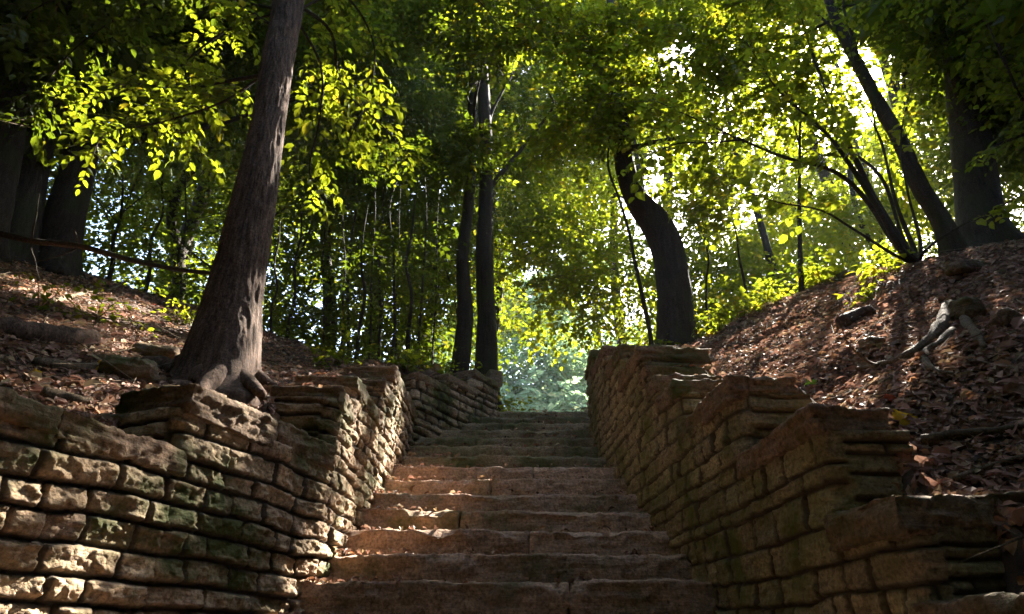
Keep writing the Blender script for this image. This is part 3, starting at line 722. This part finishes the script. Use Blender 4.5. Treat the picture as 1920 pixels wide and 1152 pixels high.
# many-stemmed shrub
B0 = foot(1725, 505, 5.3)
sh = empty("shrub", B0, "many-stemmed shrub with long thin arching stems and round leaves on the right bank", "shrub")
stems = [[B0, P(1700, 470, 5.3), P(1650, 390, 5.3), P(1600, 290, 5.3), P(1560, 200, 5.3), P(1520, 90, 5.3), P(1490, -10, 5.3)],
         [B0, P(1690, 470, 5.2), P(1640, 380, 5.1), P(1580, 290, 5.0), P(1540, 240, 5.0), P(1460, 170, 5.0), P(1400, 80, 5.0)],
         [B0, P(1680, 460, 5.3), P(1620, 370, 5.2), P(1560, 320, 5.1), P(1470, 295, 5.0), P(1390, 262, 4.9), P(1330, 235, 4.9), P(1230, 190, 4.9)],
         [P(1395, 262, 4.92), P(1330, 268, 4.8), P(1270, 270, 4.8), P(1200, 300, 4.8)],
         [B0, P(1715, 470, 5.5), P(1680, 380, 5.6), P(1650, 260, 5.7), P(1610, 180, 5.7), P(1590, 60, 5.7)],
         [B0, P(1680, 480, 5.2), P(1600, 430, 5.0), P(1540, 395, 4.9), P(1460, 380, 4.8), P(1400, 360, 4.8)],
         [B0, P(1690, 440, 5.4), P(1650, 330, 5.5), P(1560, 260, 5.6), P(1500, 210, 5.6), P(1450, 140, 5.6)],
         [B0, P(1735, 470, 5.2), P(1790, 430, 5.1), P(1850, 400, 5.0), P(1920, 365, 4.9)],
         [B0, P(1725, 450, 5.5), P(1700, 350, 5.6), P(1690, 250, 5.7), P(1720, 120, 5.7)]]
for i, s_ in enumerate(stems):
    branch(sh, s_, (.042, .036, .03, .012, .026, .016, .022, .02, .02)[i], .004, BARKD, 8, 6, name="stem")
leafy(sh, [s_[2:] if len(s_) > 4 else s_ for s_ in stems], 22, LEAF_LIGHT, .085, .38, 8, .075, True, wr=.8, name="foliage")

# overhanging branches from the right
ov = foot(2010, 470, 5.0)
to = empty("tree", ov, "tree off the right edge whose thin black branches hang into the top right corner", "tree")
trunk(to, [ov-[0, 0, .2], P(2030, 350, 5.0), P(2010, 150, 5.0), P(1990, -50, 5.0)], [.16, .14, .12, .08], BARKD, 20, 6)
lo = [[P(1998, 20, 5.0), P(1960, 140, 4.9), P(1900, 130, 4.8), P(1860, 60, 4.8), P(1790, -10, 4.8)], [P(2000, 100, 5.0), P(1930, 190, 4.8), P(1890, 130, 4.6), P(1850, 40, 4.6)], [P(2000, 0, 5.0), P(1900, -40, 4.7), P(1780, -30, 4.5), P(1640, -10, 4.4)], [P(2010, 220, 5), P(1900, 260, 4.9), P(1850, 280, 4.9)]]
for l in lo: branch(to, l, .022, .004, BARKD)
leafy(to, lo, 23, LEAF_MID, .085, .4, 8, .07, True, wr=.75, name="foliage")
crown_mesh("crown", to, LEAF_DARK, 49, [(P(1980, -60, 4.8), (1.5, 1.4, 1.0), 500)], near=True)

# ------------------------------------------------------------------ thin saplings
def sapling(px0, py0, D, px1, py1, label, group, seed, leafy_n=40, r=.02, lm=None, bend=0):
    f = foot(px0, py0, D); e = P(px1, py1, D+.1); e = np.maximum(e, [-99, -99, f[2]+1.0]); rs = np.random.default_rng(seed)
    pts = [f-[0, 0, .1]]+[f+(e-f)*t+[bend*math.sin(t*3.1)+rs.normal(0, .03), rs.normal(0, .03), 0] for t in (.2, .4, .6, .8, 1.0)]
    t = empty("sapling", f, label, "sapling", group)
    trunk(t, pts, np.linspace(r, r*.35, len(pts)), BARKD, 8, 4, .003, 0, seed)
    q = smooth_path(pts, 4)
    for j in range(3):
        s = q[rs.integers(len(q)//3, len(q)-2)]; branch(t, limb(s, [rs.normal(), rs.normal(), .6], .7, rs, 4), r*.35, .003, BARKD, 6, 3)
    crown_mesh("crown", t, lm or LEAF_MID, seed, [(f+(e-f)*.62, (.45, .45, np.linalg.norm(e-f)*.42), leafy_n)], K=7, tl=.35, ls=.085, thr=.2, near=False, layer=.2)
GS = "thin saplings behind the leaning tree"
ords = ["first", "second", "third", "fourth", "fifth", "sixth", "seventh", "eighth", "ninth", "tenth", "eleventh", "twelfth", "thirteenth", "fourteenth"]
spots = [(505, 672, 520, 470), (545, 668, 560, 480), (603, 700, 612, 470), (636, 690, 650, 470), (652, 694, 664, 420), (668, 694, 682, 450), (690, 700, 702, 420), (712, 704, 722, 480), (722, 704, 742, 410), (738, 706, 752, 470), (762, 706, 770, 450), (785, 708, 800, 440), (816, 712, 826, 470)]
for i, (a, b, c, d) in enumerate(spots):
    sapling(a, b, 7.0+((i*7) % 5)*.45, c, d-60-(i*37) % 90, f"thin dark sapling, {ords[i]} from the left in the row behind the leaning trunk", GS, 100+i, 55, .016+.006*((i*5) % 3), LEAF_DARK)
sapling(200, 540, 7.2, 235, 330, "thin sapling standing between the two dark left trunks and a leaning one", None, 130, 60, .03, LEAF_MID)
sapling(275, 545, 7.4, 310, 300, "thin dark sapling rising over the fallen branch on the left bank", None, 131, 60, .025, LEAF_MID)
sapling(345, 560, 7.5, 350, 330, "thin sapling just left of the big leaning trunk", None, 132, 60, .022, LEAF_MID)
sapling(1330, 600, 7.8, 1315, 380, "thin sapling immediately right of the thick bent trunk", None, 133, 60, .022, LEAF_MID)
sapling(1398, 575, 8.0, 1375, 400, "thin sapling over the sunlit leaves on the right bank crest", None, 134, 60, .025, LEAF_MID)
# long thin stem left of the bent trunk
f = foot(1222, 650, 6.7)
t = empty("sapling", f, "tall wavy dark sapling just left of the thick bent trunk", "sapling")
pts = [f-[0, 0, .1], P(1218, 620, 6.7), P(1205, 560, 6.7), P(1190, 490, 6.7), P(1178, 430, 6.7), P(1160, 370, 6.7), P(1140, 310, 6.7), P(1145, 230, 6.8)]
trunk(t, pts, np.linspace(.028, .01, len(pts)), BARKD, 8, 4, .003, 0, 9)
for a, b in [((1190, 490), (1120, 330)), ((1205, 560), (1235, 500)), ((1160, 370), (1090, 300))]: branch(t, [P(*a, 6.7), P((a[0]+b[0])/2+8, (a[1]+b[1])/2, 6.7), P(*b, 6.8)], .009, .003)
crown_mesh("crown", t, LEAF_LIGHT, 140, [(P(1130, 300, 6.9), (.7, .6, .6), 110), (P(1215, 640, 6.7), (.25, .2, .15), 14)], K=7, tl=.32, ls=.075, near=True, thr=.25)

# ------------------------------------------------------------------ trees behind
def back_tree(x, y, h, label, seed, lmat, low=1.5, spread=2.6, n=1500, ls=.13, r=.16, thr=.42, lean=0, K=7, tl=.6, clump=1.4, z=None):
    zz = gz(x, y) if z is None else z; b = np.array([x, y, zz]); rs = np.random.default_rng(seed)
    pts = [b-[0, 0, .3]]+[b+[lean*t+rs.normal(0, .12), rs.normal(0, .12), h*t] for t in (.15, .35, .55, .75, .92)]
    bl = []; nbl = 5
    n = int(n*2.1)
    for k in range(nbl):
        t = low/h+(1-low/h)*(k+.5)/nbl; w = spread*(1.05-.6*abs(t-.5)*1.4)
        bl.append((b+[lean*t+rs.uniform(-.35, .35)*spread, rs.uniform(-.35, .35)*spread, h*t], (w, w, h/nbl*.62), n//nbl))
    std_tree(b, pts, np.linspace(r, r*.3, 6), label, bl, lmat, seed, K=K, tl=tl, ls=ls, thr=thr, sides=12, nb=7, group="trees beyond the crest", layer=.5, clump=clump, twigs=False)
BT = [(-9.5, 9.5, 9, "leafy tree at the far left behind the two dark trunks", LEAF_DARK, 1.0, 2.6, 1800, .42),
      (-6.0, 10.5, 9, "green tree in the left background with bright sky holes, between dark trunks and leaning tree", LEAF_MID, .8, 2.5, 1500, .46),
      (-3.4, 11.0, 10, "dense dark tree right behind the leaning trunk", LEAF_DARK, .8, 2.4, 1900, .42),
      (-1.6, 11.5, 10, "dark leafy tree behind the row of thin saplings", LEAF_DARK, 1.0, 2.3, 2000, .40),
      (-3.0, 15.5, 14, "taller dark tree farther back, over the row of saplings", LEAF_MID, 4.0, 3.4, 1700, .42),
      (-.5, 12.5, 11, "tree arching over the gap at the top of the steps", LEAF_LIGHT, 3.9, 2.5, 2100, .36),
      (2.8, 12.0, 10, "yellow-green tree between the bent trunk and the gap", LEAF_LIGHT, 1.5, 2.0, 1800, .36),
      (4.6, 10.8, 9, "bright yellow-green tree right of the bent trunk", LEAF_LIGHT, .6, 2.2, 2000, .38),
      (7.2, 11.5, 9, "sunny tree behind the many-stemmed shrub", LEAF_LIGHT, .5, 2.4, 1900, .42),
      (10.2, 10.5, 8, "green tree in the right background behind the stout trunk", LEAF_MID, .4, 2.4, 1700, .40),
      (12.5, 8.5, 8, "leafy tree at the far right edge", LEAF_DARK, .4, 2.4, 1200, .40),
      (5.5, 16.5, 13, "tall pale tree far back over the bent trunk", LEAF_LIGHT, 1.0, 3.4, 2200, .40),
      (-9, 16, 13, "tall tree far back at the left", LEAF_MID, 3.0, 3.4, 1300, .48),
      (10.5, 16.5, 12, "tall tree far back at the right, behind the sunny foliage", LEAF_LIGHT, 1.0, 3.4, 1700, .44)]
for i, (x, y, h, lb, lm, low, sp, n, th) in enumerate(BT):
    back_tree(x, y, h, lb, 200+i, lm, low, sp, n, thr=th, r=.07 if y < 12.2 and x > 2 else .13, ls=.12 if y < 14 else .16)
# pale far trees seen through the gap
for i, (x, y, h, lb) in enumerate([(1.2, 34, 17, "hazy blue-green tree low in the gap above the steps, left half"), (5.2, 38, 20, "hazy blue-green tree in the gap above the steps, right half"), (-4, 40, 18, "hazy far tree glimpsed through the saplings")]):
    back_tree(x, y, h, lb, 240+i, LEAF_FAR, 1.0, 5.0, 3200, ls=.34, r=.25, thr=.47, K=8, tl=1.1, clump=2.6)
# tall crowns that close the roof towards the sun
for i, (x, y, h, lb) in enumerate([(-.6, 14.5, 15, "tall dark-crowned tree high over the gap, closing the canopy"), (4.2, 15, 15, "tall tree whose crown closes the canopy over the bent trunk"), (10, 13.5, 14, "tall tree whose crown closes the canopy over the right bank"),
                                   (-3, 13, 14, "tall tree whose crown closes the canopy above the leaning trunk"), (14.5, 13, 14, "tall tree at the far right of the wood"), (3.5, 19, 17, "very tall tree at the back of the wood, centre"), (10, 20, 17, "very tall tree at the back of the wood, right"), (-7, 12.5, 13, "tall tree closing the canopy over the dark left trunks"), (-9, 20, 16, "very tall tree at the back of the wood, left")]):
    back_tree(x, y, h, lb, 280+i, LEAF_MID, h*.5, 3.6, 1900, ls=.18, thr=.31, K=8, tl=.8, r=.2)
b_ = np.array([9.4, 16.5, gz(9.4, 16.5)])
nf_ = foot(1500, 560, 7.0); nb_ = P(1500, 180, 7.0)
std_tree(nf_, [nf_-[0, 0, .2], nf_*.7+nb_*.3, nf_*.35+nb_*.65, nb_], [.03, .026, .018, .008], "slim young tree whose glowing leaves hang just left of the upper right sky gap", [(P(1430, 175, 6.9), (1.1, .5, .75), 230), (P(1545, 165, 6.9), (.8, .5, .8), 150)], LEAF_LIGHT, 334, K=8, tl=.4, ls=.085, wr=.78, near=True, thr=.25, sides=10, nb=4, carve_on=False, twigs=True, amp=.003, ridge=0)
std_tree(b_, [b_-[0, 0, .3], b_+[.1, 0, 5], b_+[-.1, .2, 10], b_+[.2, 0, 14]], [.2, .17, .12, .05], "tall thin-crowned tree right in front of the low sun", [(np.array([9.3, 16.3, 16.2]), (3.0, 2.0, 2.6), 30), (P(1440, 175, 15), (1.3, 1.2, 1.6), 120), (P(1275, 220, 14), (1.2, 1.2, 2.0), 130)], LEAF_LIGHT, 333, K=8, tl=.7, ls=.17, thr=.2, sides=12, nb=5, group="trees beyond the crest", carve_on=False)
# unseen trees added beside and behind the camera to shade the walls
for i, (x, y, h, lb) in enumerate([(-3.5, -1.5, 9, "unseen shade tree added behind the viewer on the left bank"), (3.8, -1.0, 9, "unseen shade tree added behind the viewer on the right bank"), (0, -6, 11, "unseen shade tree added behind the viewer at the foot of the steps"), (-7, 3, 9, "shade tree added out of sight left of the wall"), (8, 3.5, 8, "shade tree added out of sight right of the bank")]):
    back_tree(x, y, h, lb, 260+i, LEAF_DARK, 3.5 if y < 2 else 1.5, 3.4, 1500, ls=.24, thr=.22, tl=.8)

# unseen ring of trees added around the viewer to cut the sky light
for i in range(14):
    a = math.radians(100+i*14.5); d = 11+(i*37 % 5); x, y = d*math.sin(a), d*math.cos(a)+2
    back_tree(x, y, 10+(i*3) % 4, f"unseen shade tree added behind the viewer, {ords[i % 14]} going round from the right", 400+i, LEAF_DARK, .6, 3.4, 1100, ls=.36, thr=.2, tl=1.0, K=7)

# ------------------------------------------------------------------ ground cover and small things
def ground_normal(x, y):
    e = .05; return nrm(np.stack([-(H(x+e, y)-H(x-e, y))/(2*e), -(H(x, y+e)-H(x, y-e))/(2*e), np.ones_like(x)], -1))
def litter(n, xr_, yr_, seed, size, mask):
    rs = np.random.default_rng(seed); x = rs.uniform(*xr_, n); y = rs.uniform(*yr_, n)
    k = mask(x, y) & (vn(v3(x*1.6, y*1.6, 0), seed) > .12*rs.uniform(0, 2, n)); x, y = x[k], y[k]; m = len(x)
    z = H(x, y)+rs.uniform(.002, .03, m); gn = ground_normal(x, y)
    D = rs.normal(size=(m, 3)); D -= (D*gn).sum(1)[:, None]*gn; D = nrm(D)+gn*rs.normal(.03, .26, m)[:, None]
    nn = gn+rs.normal(0, .36, (m, 3)); L = size*rs.choice([.45, .7, .95, 1.3, 1.7], m, p=[.25, .3, .25, .15, .05])*rs.uniform(.8, 1.2, m)
    V, F = leaves(np.stack([x, y, z], 1), D, nn, L, rs.uniform(.45, .8), True, curl=.3, fold=.4)
    rv = np.clip(rs.uniform(0, 1, m)*.85+fbm(v3(x*.8, y*.8, 5), seed, 2)*.3+.08, 0, 1)
    return V, F, np.repeat(rv, 7)
ac = Acc()
off = lambda x, y: (x < xl(np.minimum(y, 7.9))-.20) | (x > xr(y)+.16)
for sd, n, xx, yy, sz in [(1, 52000, (1.2, 5.5), (1.2, 7.2), .045), (2, 34000, (1.2, 4.5), (1.2, 4.6), .036), (3, 34000, (-6.5, -1.2), (1.6, 7.2), .042), (4, 16000, (-4, -1.2), (1.8, 4.6), .042), (5, 9000, (4.5, 9), (2, 9), .09), (6, 8000, (-9, 9), (6.5, 10), .09)]:
    V, F, a = litter(n, xx, yy, sd, sz, off); ac.add(V, F, a)
tag(ac.build("fallen_leaves", M_LIT, None, False), kind="stuff")
# leaves blown onto the steps and copings
ac = Acc(); rs = np.random.default_rng(77)
for k in range(-2, NST):
    n = 60 if k < 9 else 40
    y = Y0+k*TR+rs.uniform(.03, .3, n); x = np.where(rs.uniform(size=n) < .55, -1.0+rs.exponential(.14, n), rs.uniform(-.95, .95, n)) if k < 9 else rs.uniform(-.3, .9, n)
    lipn = n//2; y[:lipn] = Y0+k*TR+rs.uniform(.0, .05, lipn); z = np.full(n, Z0+k*RI+.014); D = nrm(rs.normal(size=(n, 3))*[1, 1, .15]); nn = np.array([0, 0, 1])+rs.normal(0, .3, (n, 3))
    V, F = leaves(np.stack([x, y, z], 1), D, nn, .05*rs.uniform(.5, 1.2, n), .6, True, curl=.35, fold=.7); ac.add(V, F, np.repeat(rs.uniform(0, 1, n), 7))
for sgn, segs_ in ((1, left), (-1, right)):
    for far_, near_, zt_, zb_, th_, _, _ in segs_:
        fa, ne = np.array(far_), np.array(near_); L_ = np.linalg.norm(ne-fa); d_ = (ne-fa)/L_; n_ = np.array([-d_[1], d_[0]])*sgn; m_ = int(10+L_*th_*160)
        q = fa+d_*(L_*rs.uniform(0, 1, m_))[:, None]-n_*(th_*(.12+.95*rs.uniform(0, 1, m_)**.6))[:, None]
        D = nrm(rs.normal(size=(m_, 3))*[1, 1, .12]); nn = np.array([0, 0, 1])+rs.normal(0, .25, (m_, 3))
        V, F = leaves(np.concatenate([q, np.full((m_, 1), zt_+.014)], 1), D, nn, .048*rs.uniform(.5, 1.3, m_), .6, True, curl=.35, fold=.6); ac.add(V, F, np.repeat(rs.uniform(0, 1, m_), 7))
tag(ac.build("fallen_leaves_on_steps", M_LIT, None, False), kind="stuff")
# small twigs in the litter
rs = np.random.default_rng(8); n = 5200
x = np.concatenate([rs.uniform(1.3, 6, n//2), rs.uniform(-6, -1.3, n//2)]); y = rs.uniform(1.3, 7.5, n); k = off(x, y); x, y = x[k], y[k]
gn = ground_normal(x, y); D = rs.normal(size=(len(x), 3)); D -= (D*gn).sum(1)[:, None]*gn; D = nrm(D)+gn*rs.normal(0, .08, len(x))[:, None]; L = (rs.uniform(.05, .28, len(x))*rs.choice([1, 1, 1, 2.2], len(x)))[:, None]
A = np.stack([x, y, H(x, y)+.022], 1); ac = Acc(); V, F = twig_prisms(A, A+D*L, .0038, .0016); ac.add(V, F, .5)
tag(ac.build("twig_litter", BARKR, None), kind="stuff")
# low green growth behind the crest
rs = np.random.default_rng(9); n = 2300; x = rs.uniform(-7, 6, n); y = rs.uniform(6.9, 11, n); k = off(x, y) & ~((x > -.6) & (x < 1.6)); x, y = x[k], y[k]
Pp = np.stack([x, y, H(x, y)+rs.uniform(.05, .45, len(x))], 1); C, D, Nn, L = sprays(Pp, rs.normal(size=(len(x), 3))*[1, 1, .4], 6, .25, .07, rs, True)
ac = Acc(); V, F = leaves(C, D, Nn, L, .6, True); ac.add(V, F, np.repeat(rs.uniform(.1, .9, len(C)), 7)); tag(ac.build("undergrowth", [LEAF_MID], None, False), kind="stuff")

def on_ground(px, py): return hit(px, py)
def stick(name, pix, r0, r1, label, cat, bark=BARKR, lift=.6, sides=10, group=None, side_twigs=0, seed=1):
    pts = []
    for i, p in enumerate(pix):
        q = hit(*p[:2]); q[2] += (p[2] if len(p) > 2 else r0*.45+.012); pts.append(q)
    ac = Acc(); rad = np.linspace(r0, r1, len(pts)); V, F = tube(pts, rad, sides, 6, r0*.35, seed, None, 3.0, r0*.12); ac.add(V, F, .5)
    rs = np.random.default_rng(seed)
    o = ac.build(name, bark, None); tag(o, label, cat, group)
    for j in range(side_twigs):
        a = Acc(); k = rs.integers(1, len(pts)); V, F = tube(limb(pts[k], rs.normal(size=3)+[0, 0, .6], .35, rs, 4), np.linspace(r1*.8, .002, 5), 6, 3); a.add(V, F, .5); a.build("twig", bark, o)
    return o
fb = [P(-40, 428, 5.3), P(60, 452, 5.2), P(150, 462, 5.1), P(240, 487, 4.8), P(330, 505, 4.4), P(412, 514, 3.95)]
ac = Acc(); V, F = tube(fb, [.030, .026, .024, .020, .016, .009], 10, 6, .006, 3, None, 3.0, .003); ac.add(V, F, .5)
fbo = tag(ac.build("fallen_branch", BARKD, None), "long dark fallen branch propped across the left bank, ending at the leaning trunk", "branch"); rs = np.random.default_rng(33)
for j in range(7):
    a = Acc(); V, F = tube(limb(fb[1+j % 5], [rs.normal(), rs.normal(), rs.normal()*.8], .45, rs, 4), np.linspace(.008, .002, 5), 6, 3); a.add(V, F, .5); a.build("twig", BARKD, fbo)
stick("fallen_branch", [(20, 566), (90, 570), (150, 556), (200, 552, .04), (235, 532, .08)], .022, .012, "pale bare fallen branch catching sun on the left bank, below the dark raised branch", "branch", BARKR, seed=4, side_twigs=2)
stick("fallen_log", [(-30, 632), (40, 640), (110, 650), (170, 652)], .075, .06, "thick dark log half sunk in leaves at the left edge", "log", BARK, seed=5, sides=20)
stick("fallen_branch", [(75, 752), (110, 757), (140, 762), (168, 766)], .030, .020, "short mossy stick lying on top of the near left wall", "branch", BARKR, seed=6)
stick("exposed_root", [(60, 690), (150, 700), (240, 690), (330, 705)], .028, .014, "low brown root crossing the left bank below the sunken log", "root", BARKR, seed=7)
RG = "exposed roots on the right bank"
stick("exposed_root", [(1785, 585), (1770, 620), (1745, 650), (1705, 680), (1650, 697), (1610, 702)], .040, .012, "long pale root curving down-left across the right bank, longest of its group", "root", BARKR, seed=8, group=RG, side_twigs=1)
stick("exposed_root", [(1790, 630), (1765, 655), (1738, 672), (1742, 695), (1762, 708), (1792, 712)], .026, .010, "S-shaped pale root just right of the longest curving root", "root", BARKR, seed=9, group=RG)
stick("exposed_root", [(1637, 635), (1625, 655), (1600, 678)], .020, .010, "short thin root left of the longest curving root", "root", BARKR, seed=10, group=RG)
stick("exposed_root", [(1800, 580), (1812, 610), (1835, 640), (1850, 665)], .032, .010, "thick knotted root at the top of the root group", "root", BARKR, seed=11, group=RG)
stick("fallen_branch", [(1560, 760), (1610, 742), (1660, 722), (1720, 700)], .014, .007, "thin stick lying below the S-shaped root on the right bank", "branch", BARKR, seed=12)
stick("fallen_branch", [(1735, 843), (1790, 828), (1850, 825), (1935, 815)], .022, .014, "stout stick beside the large yellow leaf, running off the right edge", "branch", BARKR, seed=13)
stick("fallen_branch", [(1795, 912), (1850, 892), (1935, 868)], .014, .009, "stick above the lowest right wall step, nearest the viewer", "branch", BARKR, seed=14)
stick("fallen_branch", [(1540, 775), (1500, 735), (1470, 718)], .009, .005, "thin twig beside the fresh green leaf behind the right wall", "branch", BARKR, seed=15)
stick("fallen_log", [(1585, 622), (1610, 606), (1640, 596)], .065, .050, "short dark chunk of log half buried in the right bank", "log", BARK, seed=16, sides=20)

def rock(px, py, half, label, seed, mt=M_ROCK, dirxy=(1, .3), sink=.3):
    p = hit(px, py); ac = Acc(); V, F = rock_pts(half, min(half)*.8, max(.012, min(half)*.14), seed, min(half)*.45, irr=.35)
    ac.add(V@frame2(dirxy)+p+[0, 0, half[2]*(1-2*sink)], F, .4); tag(ac.build("rock", mt, None), label, "rock")
rock(237, 708, (.13, .09, .07), "pinkish sunlit rock behind the top of the near left wall", 51)
rock(292, 676, (.12, .09, .06), "mossy rock wedged against the left root of the leaning tree", 52, M_MSTEP)
rock(1900, 612, (.11, .06, .05), "dark rounded rock at the right edge of the bank", 53, M_DROCK)
rock(1590, 516, (.14, .08, .05), "low brown stone below the foot of the many-stemmed shrub", 54, M_DROCK)
rock(1815, 512, (.15, .08, .05), "broad stone below the stout trunk on the right bank", 55, M_DROCK)
rock(1640, 655, (.08, .06, .045), "small tan stone beside the short thin root", 56)
rock(1820, 600, (.06, .05, .08), "upright brown stump-like stone above the root group", 57, M_DROCK)
ac = Acc(); block(ac, (-.22, 7.85, 4.42), (1, .3), (.09, .1, .10), 58, r=.03, res=.02, amp=.014); tag(ac.build("rock", M_ROCK, None), "small pinkish stone block on the far end of the upper left wall", "rock")

def single_leaf(px, py, L, mt, label, seed, lobes=5):
    """one broad lobed leaf on the ground, slightly curled"""
    p = hit(px, py); p[2] += .035; rs = np.random.default_rng(seed); gn = ground_normal(np.array([p[0]]), np.array([p[1]]))[0]
    nn = nrm(gn*.5+np.array([rs.normal(0, .2), -.8, .35])); a = nrm(np.cross(nn, [0, 0, 1.0])); b = np.cross(nn, a)
    n = 60; th = np.linspace(0, 2*math.pi, n, endpoint=False); r = L*.5*(.62+.38*np.abs(np.cos(th*lobes/2))**.7)*(1+.12*np.sin(th*9))
    ring = [p+a*(r*f*np.cos(th))[:, None]+b*(r*f*np.sin(th))[:, None]+nn*((r*f)**2*5*np.cos(th*2+seed))[:, None] for f in (.5, 1.0)]
    V = np.concatenate([[p]]+ring); V2 = V-nn*.0012
    i = np.arange(n); j = (i+1) % n
    tri = np.stack([0*i, 1+i, 1+j], 1); qd = np.stack([1+i, 1+n+i, 1+n+j, 1+j], 1); m = len(V)
    o = mk("leaf", np.concatenate([V, V2]), [np.concatenate([tri, tri[:, ::-1]+m]), np.concatenate([qd, qd[:, ::-1]+m, np.stack([1+n+i, 1+n+i+m, 1+n+j+m, 1+n+j], 1)])], mt, None, True, {"rnd": np.full(2*m, .5)})
    tag(o, label, "leaf")
single_leaf(1700, 800, .095, M_YEL, "large bright yellow leaf lying on the right bank behind the wall", 1)
single_leaf(184, 700, .085, M_YEL, "yellow leaf standing up in litter beside the pinkish rock", 2)
single_leaf(62, 714, .05, M_YEL, "small yellow leaf near the left edge", 3)
single_leaf(1524, 732, .07, M_GRNL, "fresh green leaf on litter behind the right wall's highest near step", 4)
single_leaf(1600, 900, .07, M_REDL, "red-brown leaf on the lower step of the right wall", 5)
single_leaf(1650, 658, .08, simple_leaf("tan_leaf", (.4, .28, .12)), "broad tan leaf below the chunk of log", 6)
single_leaf(1673, 762, .05, M_REDL, "small orange-red leaf above the large yellow leaf", 7)
single_leaf(285, 578, .06, M_REDL, "orange-red leaf below the pale branch on the left bank", 8)

def plant(base, h, n, ls, label, seed, lm=LEAF_LIGHT, w=.2, name="young_plant"):
    rs = np.random.default_rng(seed); t = empty(name, base, label, "plant"); PP = []; DD = []
    for i in range(n):
        d = np.array([rs.normal(0, .35), rs.normal(0, .35), 1.0]); pts = limb(np.array(base)-[0, 0, .02], d, h*rs.uniform(.6, 1.1), rs, 4, .2)
        branch(t, pts, .005, .002, BARKT, 5, 3, name="stem")
        for q in pts[1:]:
            for _ in range(2): PP.append(q); DD.append(rs.normal(size=3)*[1, 1, .3])
    PP = np.array(PP); DD = np.array(DD); C, D, Nn, L = sprays(PP, DD, 4, w, ls, rs, True)
    V, F = leaves(C, D, Nn, L, .6, True); ac = Acc(); ac.add(V, F, np.repeat(rs.uniform(.3, 1, len(C)), 7)); ac.build("foliage", [lm], t, False)
for i, (px, py, h, n, ls, lb) in enumerate([
    (1345, 612, .35, 5, .075, "bright leafy plant beside the thick bent trunk, lowest of the crest plants"),
    (1395, 592, .40, 6, .075, "bright yellow-green plant on the right crest, between two thin saplings"),
    (1440, 572, .35, 5, .07, "bright plant on the right crest just above the sunlit litter"),
    (1540, 528, .30, 6, .09, "nearly white sunlit plant alone on the right crest"),
    (1238, 648, .25, 3, .08, "small plant with round leaves at the foot of the tall wavy sapling"),
    (1660, 520, .25, 4, .08, "green seedling left of the foot of the many-stemmed shrub"),
    (1640, 560, .18, 3, .06, "small seedling below the many-stemmed shrub"),
    (182, 610, .30, 3, .06, "green seedling on the left bank above the sunken log"),
    (72, 585, .25, 3, .055, "seedling under the pale fallen branch at the left edge"),
    (345, 610, .25, 4, .055, "plant with dry stalks left of the leaning trunk"),
    (640, 690, .30, 4, .07, "leafy seedling among the thin saplings"),
    (590, 690, .25, 3, .06, "low seedling just right of the leaning trunk's far side"),
    (760, 700, .30, 5, .07, "leafy plant behind the bend of the left wall")]):
    plant(hit(px, py), h, n, ls, lb, 300+i)
def wtop(px, py, D): return P(px, py, D)
plant((-.35, 7.95, 4.3), .35, 6, .06, "ivy-like plant hanging over the far end of the upper left wall", 320)
plant((-.75, 7.35, 4.15), .3, 7, .06, "leafy green plant on the upper left wall at the foot of the dark trunks", 321)
plant((-.02, 8.05, 4.02), .32, 6, .06, "yellow-green plant at the left end of the topmost step", 322)

# ------------------------------------------------------------------ air
hb = bpy.data.meshes.new("haze"); 
x0, x1, y0, y1, z0, z1 = -60, 60, -22, 70, -9, 34
hb.from_pydata([(x, y, z) for x in (x0, x1) for y in (y0, y1) for z in (z0, z1)], [], [(0, 1, 3, 2), (4, 6, 7, 5), (0, 4, 5, 1), (2, 3, 7, 6), (0, 2, 6, 4), (1, 5, 7, 3)])
ho = bpy.data.objects.new("haze", hb); SC.collection.objects.link(ho); ho["kind"] = "stuff"
m, nt, out = mat("air"); pv = N(nt, "ShaderNodeVolumePrincipled", Density=.0005, Anisotropy=.2); pv.inputs["Color"].default_value = (.72, .86, 1, 1)
nt.links.new(pv.outputs[0], out.inputs["Volume"]); hb.materials.append(m)
